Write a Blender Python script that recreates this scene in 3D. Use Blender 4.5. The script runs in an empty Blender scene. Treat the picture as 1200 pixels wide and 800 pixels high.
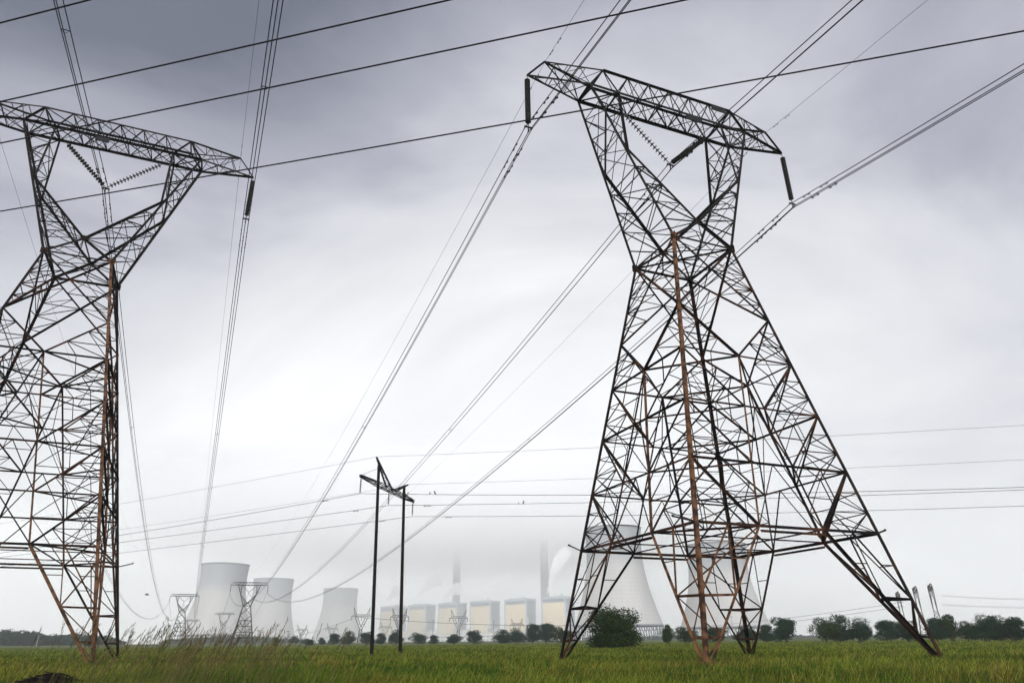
import bpy, math, random
import numpy as np
from mathutils import Vector, Matrix
random.seed(7)
rng = np.random.default_rng(7)
R = math.radians
C = bpy.context.scene.collection
SC = bpy.context.scene

# ------------------------------------------------------------------ camera
F_PX, TILT, ROLL, CAM_H = 797.1, 0.4189, -0.0098, 0.546      # focal length in px of a 1200 px wide frame
cam_d = bpy.data.cameras.new("camera"); cam = bpy.data.objects.new("camera", cam_d); C.objects.link(cam)
cam_d.sensor_width = 36.0; cam_d.lens = F_PX / 1200 * 36; cam_d.clip_start = 0.05; cam_d.clip_end = 20000
cam.matrix_world = Matrix.Translation((0, 0, CAM_H)) @ Matrix.Rotation(math.pi / 2 + TILT, 4, 'X') @ Matrix.Rotation(ROLL, 4, 'Z')
SC.camera = cam

# ------------------------------------------------------------------ world: overcast sky
SUN_EL, SUN_AZ = R(48), R(205)       # the sun sits behind the cloud, behind the camera and to its left
w = bpy.data.worlds.new("World"); SC.world = w; w.use_nodes = True
nt = w.node_tree; N = nt.nodes; Lk = nt.links; N.clear()
def nd(t, **k):
    n = N.new(t)
    for a, b in k.items(): setattr(n, a, b)
    return n
out = nd('ShaderNodeOutputWorld'); bg = nd('ShaderNodeBackground'); bg.inputs['Strength'].default_value = 0.1
sky = nd('ShaderNodeTexSky', sky_type='NISHITA', sun_disc=False, sun_elevation=SUN_EL, sun_rotation=SUN_AZ)
tc = nd('ShaderNodeTexCoord'); sep = nd('ShaderNodeSeparateXYZ'); Lk.new(tc.outputs['Generated'], sep.inputs[0])
def M(op, a, b=None, clamp=False):
    n = nd('ShaderNodeMath', operation=op); n.use_clamp = clamp
    for i, v in enumerate((a, b)):
        if v is None: continue
        if isinstance(v, (int, float)): n.inputs[i].default_value = v
        else: Lk.new(v, n.inputs[i])
    return n.outputs[0]
zc = M('MAXIMUM', sep.outputs['Z'], 0.0)
den = M('ADD', zc, 0.38)
comb = nd('ShaderNodeCombineXYZ')
Lk.new(M('DIVIDE', sep.outputs['X'], den), comb.inputs[0]); Lk.new(M('DIVIDE', sep.outputs['Y'], den), comb.inputs[1])
ns = nd('ShaderNodeTexNoise'); ns.inputs['Scale'].default_value = 1.15; ns.inputs['Detail'].default_value = 8
ns.inputs['Roughness'].default_value = 0.56; ns.inputs['Distortion'].default_value = 0.6
mp = nd('ShaderNodeMapping'); mp.inputs['Location'].default_value = (3.1, 1.7, 0); mp.inputs['Rotation'].default_value = (0, 0, 0.5); mp.inputs['Scale'].default_value = (1, 1.5, 1)
Lk.new(comb.outputs[0], mp.inputs[0]); Lk.new(mp.outputs[0], ns.inputs['Vector'])
# cloud thickness: thicker (darker) overhead and to the left
thick = M('ADD', M('MULTIPLY', M('SUBTRACT', ns.outputs['Fac'], 0.5), 0.9), M('MULTIPLY', M('POWER', zc, 1.35), 1.0))
thick = M('ADD', thick, M('MULTIPLY', M('MULTIPLY', M('MAXIMUM', M('MULTIPLY', sep.outputs['X'], -1.0), 0.0), zc), M('MULTIPLY', zc, 1.9)))
side = M('MULTIPLY', M('MAXIMUM', M('SUBTRACT', sep.outputs['X'], 0.15), 0.0), 0.35)
thick = M('ADD', thick, side)
cr = nd('ShaderNodeValToRGB'); el = cr.color_ramp.elements
el[0].position = 0.0; el[0].color = (7.0, 7.1, 7.05, 1)
el[1].position = 1.0; el[1].color = (0.7, 0.78, 1.1, 1)
e = el.new(0.30); e.color = (5.0, 5.05, 5.2, 1)
e = el.new(0.48); e.color = (4.1, 4.15, 4.45, 1)
e = el.new(0.66); e.color = (2.5, 2.55, 3.0, 1)
Lk.new(thick, cr.inputs[0])
mx = nd('ShaderNodeMixRGB'); mx.inputs[0].default_value = 0.96
# extra brightness added to the unseen sky behind the camera, lighting haze and steel
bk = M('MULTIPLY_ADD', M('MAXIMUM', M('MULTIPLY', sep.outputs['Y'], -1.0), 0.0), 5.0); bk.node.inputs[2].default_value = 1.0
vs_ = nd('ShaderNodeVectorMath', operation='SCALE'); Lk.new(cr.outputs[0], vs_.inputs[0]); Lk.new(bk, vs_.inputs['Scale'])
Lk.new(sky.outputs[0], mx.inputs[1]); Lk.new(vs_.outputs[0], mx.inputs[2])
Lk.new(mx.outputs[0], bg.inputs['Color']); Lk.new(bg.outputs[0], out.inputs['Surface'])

sun_d = bpy.data.lights.new("sun", 'SUN'); sun = bpy.data.objects.new("sun", sun_d); C.objects.link(sun)
sun_d.energy = 1.2; sun_d.angle = R(22); sun_d.color = (1.0, 0.95, 0.88)
# direction the light comes from: azimuth 205 deg (behind, left), elevation 48 deg
sd = Vector((math.sin(SUN_AZ) * math.cos(SUN_EL), math.cos(SUN_AZ) * math.cos(SUN_EL), math.sin(SUN_EL)))
sun.rotation_euler = sd.to_track_quat('Z', 'Y').to_euler()

SC.view_settings.view_transform = 'Standard'; SC.view_settings.look = 'None'
SC.view_settings.exposure = 0.8; SC.view_settings.gamma = 1.0; SC.view_settings.use_curve_mapping = False
SC.cycles.volume_bounces = 32; SC.cycles.use_denoising = True
SC.cycles.volume_step_rate = 1.0; SC.cycles.transparent_max_bounces = 16
SC.cycles.max_bounces = 32; SC.cycles.diffuse_bounces = 3

# ------------------------------------------------------------------ helpers
def gz(r):
    """the plain rises very gently away from the lens"""
    if r < 55: return GZ
    if r < 750: t = (r - 55) / 695; return GZ + 4.35 * t * (0.35 + 0.65 * t) if t < 1 else GZ + 4.35
    return GZ + 4.35
GZ = -0.42                                # ground level (the lens is just under a metre above it)
def ray(px, py):
    u, v = px - 600, py - 400; c, s = math.cos(ROLL), math.sin(ROLL)
    u, v = u * c + v * s, -u * s + v * c
    yc = -v / F_PX
    return Vector((u / F_PX, math.cos(TILT) - yc * math.sin(TILT), math.sin(TILT) + yc * math.cos(TILT)))
def at(px, py, Y):
    """world point at depth Y on the bearing measured from the photo"""
    d = ray(px, py); return Vector((0, 0, CAM_H)) + d * (Y / d.y)

def tag(o, label=None, cat=None, group=None, kind=None):
    if label: o['label'] = label
    if cat: o['category'] = cat
    if group: o['group'] = group
    if kind: o['kind'] = kind
    return o
def empty(name, loc, rz=0.0, label=None, cat=None, group=None):
    o = bpy.data.objects.new(name, None); C.objects.link(o); o.location = loc; o.rotation_euler = (0, 0, rz)
    o.empty_display_size = 0.5
    return tag(o, label, cat, group)

class MB:
    def __init__(s): s.v = []; s.f = []
    def add(s, vs, fs):
        n = len(s.v); s.v += [tuple(v) for v in vs]; s.f += [tuple(i + n for i in f) for f in fs]
    def box(s, c, d, rot=None):
        c = Vector(c); d = Vector(d) / 2; vs = []
        for x in (-1, 1):
            for y in (-1, 1):
                for z in (-1, 1):
                    p = Vector((x * d.x, y * d.y, z * d.z))
                    if rot is not None: p = rot @ p
                    vs.append(c + p)
        s.add(vs, [(0, 1, 3, 2), (4, 6, 7, 5), (0, 4, 5, 1), (2, 3, 7, 6), (0, 2, 6, 4), (1, 5, 7, 3)])
    def angle(s, a, b, wd, t=None, u=None, v=None, j=0.006):
        """steel angle (L) section from a to b"""
        a = Vector(a); b = Vector(b); ax = b - a
        if ax.length < 1e-4: return
        ax.normalize(); t = t or max(0.012, wd * 0.14)
        if u is None:
            r = Vector((0, 0, 1)) if abs(ax.z) < 0.9 else Vector((1, 0, 0))
            u = ax.cross(r).normalized(); v = ax.cross(u).normalized()
            if random.random() < 0.5: u = -u
        else:
            u = (Vector(u) - ax * ax.dot(Vector(u))).normalized(); v = (Vector(v) - ax * ax.dot(Vector(v))).normalized()
        off = (u + v) * (-wd * 0.3) + u * random.uniform(-j, j) + v * random.uniform(-j, j)
        pr = [(0, 0), (wd, 0), (wd, t), (t, t), (t, wd), (0, wd)]
        vs = [p + off + u * x + v * y for p in (a, b) for x, y in pr]
        fs = [(i, (i + 1) % 6, 6 + (i + 1) % 6, 6 + i) for i in range(6)]
        fs += [(0, 3, 2, 1), (0, 5, 4, 3), (6, 7, 8, 9), (6, 9, 10, 11)]
        s.add(vs, fs)
    def tube(s, pts, r, n=6, closed=False):
        pts = [Vector(p) for p in pts]; m = len(pts); vs = []; fs = []
        rr = r if isinstance(r, (list, tuple)) else [r] * m
        for i, p in enumerate(pts):
            q0 = pts[(i - 1) % m if closed else max(i - 1, 0)]; q1 = pts[(i + 1) % m if closed else min(i + 1, m - 1)]
            ax = (q1 - q0).normalized(); ref = Vector((0, 0, 1)) if abs(ax.z) < 0.95 else Vector((0, 1, 0))
            u = ax.cross(ref).normalized(); v = u.cross(ax)
            vs += [p + (u * math.cos(k * 2 * math.pi / n) + v * math.sin(k * 2 * math.pi / n)) * rr[i] for k in range(n)]
        for i in range(m if closed else m - 1):
            a = i * n; b = ((i + 1) % m) * n
            fs += [(a + k, a + (k + 1) % n, b + (k + 1) % n, b + k) for k in range(n)]
        if not closed: fs += [tuple(range(n))[::-1], tuple((m - 1) * n + k for k in range(n))]
        s.add(vs, fs)
    def lathe(s, prof, n=16, o=(0, 0, 0), ax=None):
        """profile of (radius, height) revolved round ax"""
        o = Vector(o); ax = Vector(ax).normalized() if ax is not None else Vector((0, 0, 1))
        ref = Vector((0, 1, 0)) if abs(ax.y) < 0.9 else Vector((1, 0, 0))
        u = ax.cross(ref).normalized(); v = ax.cross(u); vs = []; fs = []
        for r, h in prof: vs += [o + ax * h + (u * math.cos(k * 2 * math.pi / n) + v * math.sin(k * 2 * math.pi / n)) * r for k in range(n)]
        for i in range(len(prof) - 1):
            fs += [(i * n + k, i * n + (k + 1) % n, (i + 1) * n + (k + 1) % n, (i + 1) * n + k) for k in range(n)]
        s.add(vs, fs)
    def build(s, name, m, parent=None, smooth=False):
        me = bpy.data.meshes.new(name); me.from_pydata(s.v, [], s.f); me.validate(); me.update()
        if m: me.materials.append(m)
        if smooth: me.shade_smooth()
        o = bpy.data.objects.new(name, me); C.objects.link(o)
        if parent: o.parent = parent
        return o

def copy_tree(o, parent=None):
    c = o.copy(); C.objects.link(c)
    if parent: c.parent = parent
    for ch in list(o.children): copy_tree(ch, c)
    return c

# ------------------------------------------------------------------ materials
def mat(name, c1, c2=None, scale=3.0, rough=0.7, metal=0.0, detail=4, pos=(0.35, 0.65), bump=0.0, coords='Object', island=False, spec=0.3, stretch=None):
    m = bpy.data.materials.new(name); m.use_nodes = True; t = m.node_tree; b = t.nodes['Principled BSDF']
    b.inputs['Roughness'].default_value = rough; b.inputs['Metallic'].default_value = metal
    b.inputs['Specular IOR Level'].default_value = spec * 0.2
    b.inputs['Base Color'].default_value = (*c1, 1)
    if c2 is not None:
        tcn = t.nodes.new('ShaderNodeTexCoord'); n = t.nodes.new('ShaderNodeTexNoise'); n.inputs['Scale'].default_value = scale; n.inputs['Detail'].default_value = detail
        src = tcn.outputs[coords]
        if stretch:
            mpn = t.nodes.new('ShaderNodeMapping'); mpn.inputs['Scale'].default_value = stretch; t.links.new(src, mpn.inputs[0]); src = mpn.outputs[0]
        t.links.new(src, n.inputs['Vector'])
        r = t.nodes.new('ShaderNodeValToRGB'); r.color_ramp.elements[0].position = pos[0]; r.color_ramp.elements[1].position = pos[1]
        r.color_ramp.elements[0].color = (*c1, 1); r.color_ramp.elements[1].color = (*c2, 1)
        fac = n.outputs['Fac']
        if island:
            g = t.nodes.new('ShaderNodeNewGeometry'); a = t.nodes.new('ShaderNodeMath'); a.operation = 'MULTIPLY_ADD'
            a.inputs[1].default_value = 0.45; t.links.new(g.outputs['Random Per Island'], a.inputs[0])
            sb = t.nodes.new('ShaderNodeMath'); sb.operation = 'SUBTRACT'; sb.inputs[1].default_value = 0.22
            t.links.new(n.outputs['Fac'], sb.inputs[0]); t.links.new(sb.outputs[0], a.inputs[2]); fac = a.outputs[0]
        t.links.new(fac, r.inputs[0]); t.links.new(r.outputs[0], b.inputs['Base Color'])
        if bump:
            bp = t.nodes.new('ShaderNodeBump'); bp.inputs['Strength'].default_value = bump; bp.inputs['Distance'].default_value = 0.02
            t.links.new(n.outputs['Fac'], bp.inputs['Height']); t.links.new(bp.outputs[0], b.inputs['Normal'])
    return m
RUST = (0.23, 0.075, 0.028); STEEL = (0.035, 0.027, 0.024)
M_leg_rust_lit = mat('rusted steel lit side', (0.022, 0.013, 0.009), (0.12, 0.058, 0.03), 3.0, 0.85, pos=(0.38, 0.62), bump=0.3)  # rust, brightened so the light on the near leg is in its colour
M_leg = mat('weathered steel', (0.007, 0.006, 0.006), (0.05, 0.022, 0.013), 1.1, 0.75, pos=(0.46, 0.72))
M_brace = mat('bracing steel', (0.006, 0.005, 0.005), (0.06, 0.026, 0.014), 0.6, 0.75, pos=(0.46, 0.7))
M_top = mat('dark steel', (0.006, 0.006, 0.0065), (0.016, 0.012, 0.011), 0.9, 0.7)
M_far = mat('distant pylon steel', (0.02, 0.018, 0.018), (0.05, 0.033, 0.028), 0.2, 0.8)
M_glass = mat('brown glazed porcelain', (0.006, 0.006, 0.005), (0.02, 0.016, 0.011), 6, 0.25, spec=2.0)
M_wire = mat('weathered conductor', (0.012, 0.012, 0.013), (0.022, 0.022, 0.024), 2, 0.8)
M_wood = mat('creosoted wood', (0.005, 0.005, 0.0045), (0.014, 0.011, 0.009), 4, 0.85, stretch=(4, 4, 0.3))
M_plate = mat('dark sign plate', (0.012, 0.012, 0.013), (0.02, 0.02, 0.022), 2, 0.6)
M_bark = mat('bark', (0.03, 0.022, 0.016), (0.07, 0.05, 0.035), 5, 0.9)

# ------------------------------------------------------------------ lattice pylon (measured from the photo)
WC, SL = 2.052, 0.187                       # waist half width, leg slope per metre
D5 = 4.999; LV = [7.79, 10.79, 13.80, 16.78, 19.72]
ZCR, ZEL, CEL, ZB, ZT = 1.54, 6.07, 4.13, 11.127, 12.654
CIN, COUT, CTOP, LB, CTIP, CPK, ZPK = 4.03, 6.11, 5.08, 0.82, 10.13, 8.90, 12.72

def lerp(a, b, t): return Vector(a) + (Vector(b) - Vector(a)) * t

def make_pylon(name, loc, rz, zw, nlev, label, group, fine=True, k=1.0, rust=True, ri=0):
    """zw: waist height above the ground; nlev: number of belt levels below the waist; k: member thickness factor"""
    root = empty(name, loc, rz, label, 'pylon', group)
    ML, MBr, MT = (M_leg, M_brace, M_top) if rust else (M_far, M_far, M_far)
    sg = [(-1, -1), (1, -1), (1, 1), (-1, 1)]             # corners: near left, near right, far right, far left
    def leg(i, d): h = WC + SL * d; return Vector((sg[i][0] * h, sg[i][1] * h, zw - d))
    def face(i, d, u): return lerp(leg(i, d), leg((i + 1) % 4, d), (u + 1) / 2)
    lv = LV[:nlev]; bot = lv[-1]; zg = zw + 0.25
    def half(d): return WC + SL * d
    def ru(d): return max(0.0, (d - lv[0]) * 0.2045) / half(d)      # rail offset as a fraction of the half width
    # legs
    for i in range(4):
        b = MB(); a, c = leg(i, -0.05), leg(i, zg)
        b.angle(a, c, 0.165 * k, 0.024 * k, (-sg[i][0], 0, 0), (0, -sg[i][1], 0), j=0)
        nm = b.build('leg', M_leg_rust_lit if (rust and i == ri) else ML, root)
        if rust and i == ri: nm['label'] = 'leg with orange brown rust, painted bright as if lit, all the way down'
        fb = MB(); fp = leg(i, zw - 0.02)
        fb.box(fp - Vector((0, 0, 0.12)), (0.5, 0.5, 0.4)); fb.build('footing', M_conc, nm)
    # rails of the K frames (each from the first belt to the foot)
    for i in range(4):
        for s in (-1, 1):
            b = MB()
            corner = i if s < 0 else (i + 1) % 4
            p0 = face(i, lv[0], 0); p1 = face(i, bot, s * ru(bot)); p2 = leg(corner, zg - 0.1)
            inn = (leg((i + 2) % 4, bot) - leg(i, bot)).normalized()
            b.angle(p0, p1, 0.10 * k); b.angle(p1, p2, 0.13 * k)
            b.build('leg_brace', M_leg_rust_lit if (rust and ((i == ri and s < 0) or ((i + 1) % 4 == ri and s > 0))) else MBr, root)
    # belts (horizontal rings) with their hip bracing
    for n, d in enumerate(lv):
        b = MB(); last = n == len(lv) - 1
        for i in range(4):
            b.angle(leg(i, d), leg((i + 1) % 4, d), (0.13 if last else 0.095) * k)
            if last:
                b.angle(face(i, d + 0.22, -ru(d)), face(i, d + 0.22, ru(d)), 0.11 * k)
            r = ru(d); j = (i + 1) % 4
            b.angle(face(i, d, r if n else 0), face(j, d, -r if n else 0), 0.09 * k)
            if last:
                b.angle(face(i, d, r), face((i + 2) % 4, d, -r), 0.06 * k)
        b.build('belt', MBr, root)
    # waist frame
    b = MB()
    for i in range(4): b.angle(leg(i, 0), leg((i + 1) % 4, 0), 0.12 * k)
    b.angle(leg(0, 0), leg(2, 0), 0.09 * k); b.angle(leg(1, 0), leg(3, 0), 0.09 * k)
    lz = lambda z: WC + (LB - WC) * z / ZB
    cr = {s: Vector((0, s * lz(ZCR), zw + ZCR)) for s in (-1, 1)}
    b.angle(cr[-1], cr[1], 0.1 * k)
    for s in (-1, 1):
        for c in (-1, 1): b.angle((c * WC, s * WC, zw), cr[s], 0.16 * k)
        b.angle((0, s * WC, zw), cr[s], 0.06 * k)
    b.build('waist_frame', MT, root)
    # face bracing
    for i in range(4):
        b = MB(); j = (i + 1) % 4
        wa, wb, fa, fb_, m1 = leg(i, 0), leg(j, 0), leg(i, D5), leg(j, D5), face(i, lv[0], 0)
        b.angle(wa, fb_, 0.12 * k); b.angle(wb, fa, 0.12 * k)
        b.angle(fa, m1, 0.12 * k); b.angle(fb_, m1, 0.12 * k)
        X = lerp(wa, fb_, WC / (WC + half(D5)))
        if fine:
            for (A, B, s) in ((wa, fa, -1), (wb, fb_, 1)):
                L4 = [lerp(A, B, t) for t in (0.2, 0.4, 0.6, 0.8)]; u1 = [lerp(A, X, t) for t in (0.35, 0.7)]; u2 = [lerp(X, B, t) for t in (0.4, 0.7)]
                for p, q in ((L4[0], u1[0]), (u1[0], L4[1]), (L4[1], u1[1]), (L4[1], X), (X, L4[2]), (L4[2], u2[0]), (u2[0], L4[3]), (L4[3], u2[1]), (u1[1], L4[2])):
                    b.angle(p, q, 0.05 * k)
                Lm = [lerp(B, leg(i if s < 0 else j, lv[0]), t) for t in (0.33, 0.66)]; dm = [lerp(B, m1, t) for t in (0.33, 0.66)]
                le = leg(i if s < 0 else j, lv[0]); bm = lerp(le, m1, 0.5)
                for p, q in ((Lm[0], dm[0]), (dm[0], Lm[1]), (Lm[1], dm[1]), (dm[1], le), (dm[1], bm), (dm[0], le)):
                    b.angle(p, q, 0.05 * k)
            # top triangle between the crossing diagonals
            tm = [lerp(wa, X, 0.5), lerp(wb, X, 0.5)]; wm = lerp(wa, wb, 0.5)
            for p, q in ((tm[0], tm[1]), (wm, tm[0]), (wm, tm[1])): b.angle(p, q, 0.05 * k)
        for n in range(len(lv) - 1):
            d0, d1 = lv[n], lv[n + 1]
            for s in (-1, 1):
                ci = i if s < 0 else j
                A, B = leg(ci, d0), leg(ci, d1); r0, r1 = face(i, d0, s * ru(d0)), face(i, d1, s * ru(d1))
                b.angle(A, r1, 0.11 * k)
                if fine:
                    Lp = [lerp(A, B, t) for t in (0.35, 0.68)]; q = [lerp(A, r1, t) for t in (0.38, 0.7)]; bm = lerp(B, r1, 0.5)
                    for p_, q_ in ((Lp[0], q[0]), (q[0], Lp[1]), (Lp[1], q[1]), (q[1], B), (q[1], bm), (Lp[1], bm)):
                        b.angle(p_, q_, 0.045 * k)
                    t0 = lerp(A, r0, 0.5); rm = lerp(r0, r1, 0.5)
                    b.angle(t0, lerp(A, r1, 0.5), 0.045 * k); b.angle(rm, lerp(A, r1, 0.5), 0.045 * k)
                    if n: b.angle(t0, rm, 0.045 * k)
            if fine:
                c0 = face(i, d0, 0)
                if n:
                    b.angle(c0, face(i, d1, -ru(d1)), 0.055 * k); b.angle(c0, face(i, d1, ru(d1)), 0.055 * k)
                else:
                    c1 = face(i, d1, 0); b.angle(c0, c1, 0.045 * k)
        b.build('face_bracing', MBr, root)
    # interior plan bracing from the far corners (the criss-cross seen through the body)
    if fine:
        for i in range(4):
            b = MB()
            for n in range(0, len(lv) - 1):
                d0, d1 = lv[n], lv[n + 1]
                r = ru(d1)
                p = lerp(face(i, d1, r), face((i + 1) % 4, d1, -r), 0.5)
                b.angle(leg((i + 1) % 4, d0), p, 0.045 * k); b.angle(p, leg((i + 1) % 4, d1), 0.045 * k)
            b.build('hip_bracing', MBr, root)
    # lattice of the four feet
    for i in range(4):
        b = MB(); j = (i + 3) % 4
        Pl = lambda t: lerp(leg(i, bot), leg(i, zg), t)
        Pa = lambda t: lerp(face(i, bot, -ru(bot)), leg(i, zg - 0.1), t)
        Pb = lambda t: lerp(face(j, bot, ru(bot)), leg(i, zg - 0.1), t)
        for P_, fi, s in ((Pa, i, -1), (Pb, j, 1)):
            b.angle(Pl(0.5), P_(0.5), 0.1 * k); b.angle(Pl(0.77), P_(0.77), 0.075 * k)
            bm = face(fi, bot, s * (1 + ru(bot)) / 2 * 1.0)
            if fine:
                b.angle(bm, P_(0.5), 0.06 * k); b.angle(bm, Pl(0.5), 0.06 * k)
                b.angle(Pl(0.5), P_(0.77), 0.06 * k); b.angle(Pl(0.25), lerp(bm, Pl(0.5), 0.5), 0.045 * k)
                b.angle(P_(0.25), lerp(bm, P_(0.5), 0.5), 0.045 * k)
                b.angle(Pl(0.9), P_(0.77), 0.045 * k)
        b.angle(Pa(0.5), Pb(0.5), 0.09 * k); b.angle(Pa(0.77), Pb(0.77), 0.06 * k)
        if fine:
            b.angle(Pa(0), Pb(0.5), 0.06 * k); b.angle(Pb(0.5), Pa(0.77), 0.05 * k)
        b.build('foot_bracing', M_leg_rust_lit if (rust and i == ri) else MBr, root)
    # horns
    O = {}; I = {}; E_ = {}
    for s in (-1, 1):
        for l in (-1, 1):
            O[s, l] = Vector((s * COUT, l * LB, zw + ZB)); I[s, l] = Vector((s * CIN, l * LB, zw + ZB))
            E_[s, l] = Vector((s * CEL, l * lz(ZEL), zw + ZEL))
    for s in (-1, 1):
        b = MB()
        Wp = {l: Vector((s * WC, l * WC, zw)) for l in (-1, 1)}
        outp = {}; inp = {}
        for l in (-1, 1):
            b.angle(Wp[l], O[s, l], 0.17 * k); b.angle(cr[l], E_[s, l], 0.16 * k); b.angle(E_[s, l], I[s, l], 0.14 * k)
            outp[l] = [lerp(Wp[l], O[s, l], t) for t in (0.10, 0.21, 0.32, 0.43, 0.54, 0.65, 0.76, 0.88)]
            inp[l] = [lerp(cr[l], E_[s, l], t) for t in (0.25, 0.5, 0.75)] + [E_[s, l]] + [lerp(E_[s, l], I[s, l], t) for t in (0.33, 0.66)]
        for l in (-1, 1):
            o_, n_ = outp[l], inp[l]
            zz = [(o_[0], cr[l]), (cr[l], o_[1]), (o_[1], n_[0]), (n_[0], o_[2]), (o_[2], n_[1]), (n_[1], o_[3]), (o_[3], n_[2]), (n_[2], o_[4]), (o_[4], n_[3]), (n_[3], o_[5]), (o_[5], n_[4]), (n_[4], o_[6]), (o_[6], n_[5]), (n_[5], o_[7]), (o_[7], I[s, l])]
            for q, (p_, q_) in enumerate(zz): b.angle(p_, q_, (0.085 if q in (8, 9) else 0.06) * k)
            if fine:
                for q in range(1, 8):
                    b.angle(lerp(o_[q - 1], o_[q], 0.5), lerp(*zz[2 * q], 0.5) if 2 * q < len(zz) else o_[q], 0.04 * k)
                for q in range(0, 3):
                    b.angle(lerp(*zz[2 * q + 2], 0.5), lerp((cr[l], n_[0], n_[1])[q], n_[q], 0.5), 0.04 * k)
        oo = [Wp] + [{l: outp[l][q] for l in (-1, 1)} for q in (1, 3, 5, 7)]
        for q in range(len(oo)):
            if q: b.angle(oo[q][-1], oo[q][1], 0.055 * k)
            if q + 1 < len(oo):
                b.angle(oo[q][-1], oo[q + 1][1], 0.055 * k)
                if fine: b.angle(oo[q][1], oo[q + 1][-1], 0.045 * k)
        ii = [cr] + [{l: inp[l][q] for l in (-1, 1)} for q in range(6)]
        for q in range(1, len(ii)):
            b.angle(ii[q][-1], ii[q][1], 0.055 * k)
            a_, c_ = (-1, 1) if q % 2 else (1, -1)
            b.angle(ii[q - 1][a_], ii[q][c_], 0.05 * k)
        b.build('horn', MT, root)
    # crossarm
    b = MB(); T = {(s, l): Vector((s * CTOP, l * LB, zw + ZT)) for s in (-1, 1) for l in (-1, 1)}
    for l in (-1, 1):
        b.angle(O[-1, l], O[1, l], 0.17 * k); b.angle(T[-1, l], T[1, l], 0.14 * k)
        for s in (-1, 1):
            b.angle(O[s, l], T[s, l], 0.13 * k); b.angle(I[s, l], T[s, l], 0.11 * k)
    nP = 5
    bx = [-CIN + 2 * CIN * t / nP for t in range(nP + 1)]
    Bp = lambda x, l: Vector((x, l * LB, zw + ZB)); Tp = lambda x, l: Vector((x, l * LB, zw + ZT))
    tx = [-CTOP] + [(bx[q] + bx[q + 1]) / 2 for q in range(nP)] + [CTOP]
    for l in (-1, 1):
        for q in range(nP):
            tm_ = tx[q + 1]; A, B, T0 = Bp(bx[q], l), Bp(bx[q + 1], l), Tp(tm_, l)
            b.angle(A, T0, 0.08 * k); b.angle(T0, B, 0.08 * k)
            if fine:
                mA, mB_, mC = lerp(A, T0, 0.5), lerp(T0, B, 0.5), lerp(A, B, 0.5)
                b.angle(mA, mC, 0.04 * k); b.angle(mB_, mC, 0.04 * k)
                tn = Tp((tm_ + tx[q + 2]) / 2, l) if q < nP - 1 else lerp(T0, Tp(CTOP, l), 0.5)
                b.angle(mB_, tn, 0.04 * k)
                if q < nP - 1: b.angle(tn, lerp(B, Tp(tx[q + 2], l), 0.5), 0.04 * k)
    for q in range(nP + 1):
        b.angle(Bp(bx[q], -1), Bp(bx[q], 1), 0.07 * k)
        if q < nP: b.angle(Bp(bx[q], -1), Bp(bx[q + 1], 1), 0.055 * k); b.angle(Bp(bx[q], 1), Bp(bx[q + 1], -1), 0.04 * k)
        b.angle(Tp(tx[q], -1), Tp(tx[q + 1], 1), 0.055 * k)
        if q: b.angle(Tp(tx[q], -1), Tp(tx[q], 1), 0.06 * k)
    for s in (-1, 1):
        b.angle(I[s, -1], I[s, 1], 0.1 * k); b.angle(O[s, -1], O[s, 1], 0.12 * k); b.angle(T[s, -1], T[s, 1], 0.11 * k)
        b.angle(I[s, -1], O[s, 1], 0.07 * k); b.angle(I[s, 1], O[s, -1], 0.07 * k)
        b.angle(O[s, -1], T[s, 1], 0.06 * k); b.angle(O[s, 1], T[s, -1], 0.06 * k)
    b.build('crossarm', MT, root)
    for s in (-1, 1):
        b = MB(); Q = Vector((s * CTIP, 0, zw + ZB)); Pk = Vector((s * CPK, 0, zw + ZPK))
        for l in (-1, 1):
            b.angle(O[s, l], Q, 0.14 * k); b.angle(T[s, l], Pk, 0.11 * k); b.angle(O[s, l], Pk, 0.06 * k)
            o3 = [lerp(O[s, l], Q, t) for t in (0.33, 0.66)]; t3 = [lerp(T[s, l], Pk, t) for t in (0.4, 0.8)]
            for p_, q_ in ((O[s, l], t3[0]), (t3[0], o3[0]), (o3[0], t3[1]), (t3[1], o3[1])): b.angle(p_, q_, 0.05 * k)
        b.angle(Pk, Q, 0.1 * k)
        for q in range(3):
            f = [Vector((0, 0, 0))] * 0
            A0 = lerp(O[s, -1], Q, q * 0.3); B0 = lerp(O[s, 1], Q, q * 0.3); A1 = lerp(O[s, -1], Q, (q + 1) * 0.3); B1 = lerp(O[s, 1], Q, (q + 1) * 0.3)
            b.angle(A0, B1, 0.045 * k); b.angle(B0, A1, 0.045 * k); b.angle(A1, B1, 0.045 * k)
            A0 = lerp(T[s, -1], Pk, q * 0.3); B1 = lerp(T[s, 1], Pk, (q + 1) * 0.3); A1 = lerp(T[s, -1], Pk, (q + 1) * 0.3)
            b.angle(A0, B1, 0.045 * k); b.angle(A1, B1, 0.045 * k)
        b.build('crossarm_tip', MT, root)
    # gusset plates at the six hubs
    if fine:
        hubs = [leg(i, 0) for i in range(4)] + [cr[-1], cr[1]]
        for q, h in enumerate(hubs):
            b = MB(); sy = -1 if h.y < 0 else 1
            b.box(h + Vector((0, 0.03 * sy, 0)), (0.42, 0.05, 0.42)); 
            if q < 4: b.box(h + Vector((0.03 * (1 if h.x > 0 else -1), 0, -0.02)), (0.05, 0.40, 0.40))
            b.build('gusset_plate', M_leg_rust_lit if q == ri else M_leg, root)
        for i in range(4):
            b = MB(); p = leg(i, bot); dv = Vector((sg[i][0], sg[i][1] * -0.35, 0.25)).normalized()
            b.angle(p, p + dv * 0.95, 0.07); b.tube([p + dv * 0.95, p + dv * 1.02], 0.055, 8)
            b.build('climbing_guard_bar', M_leg, root)
    return root

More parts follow.
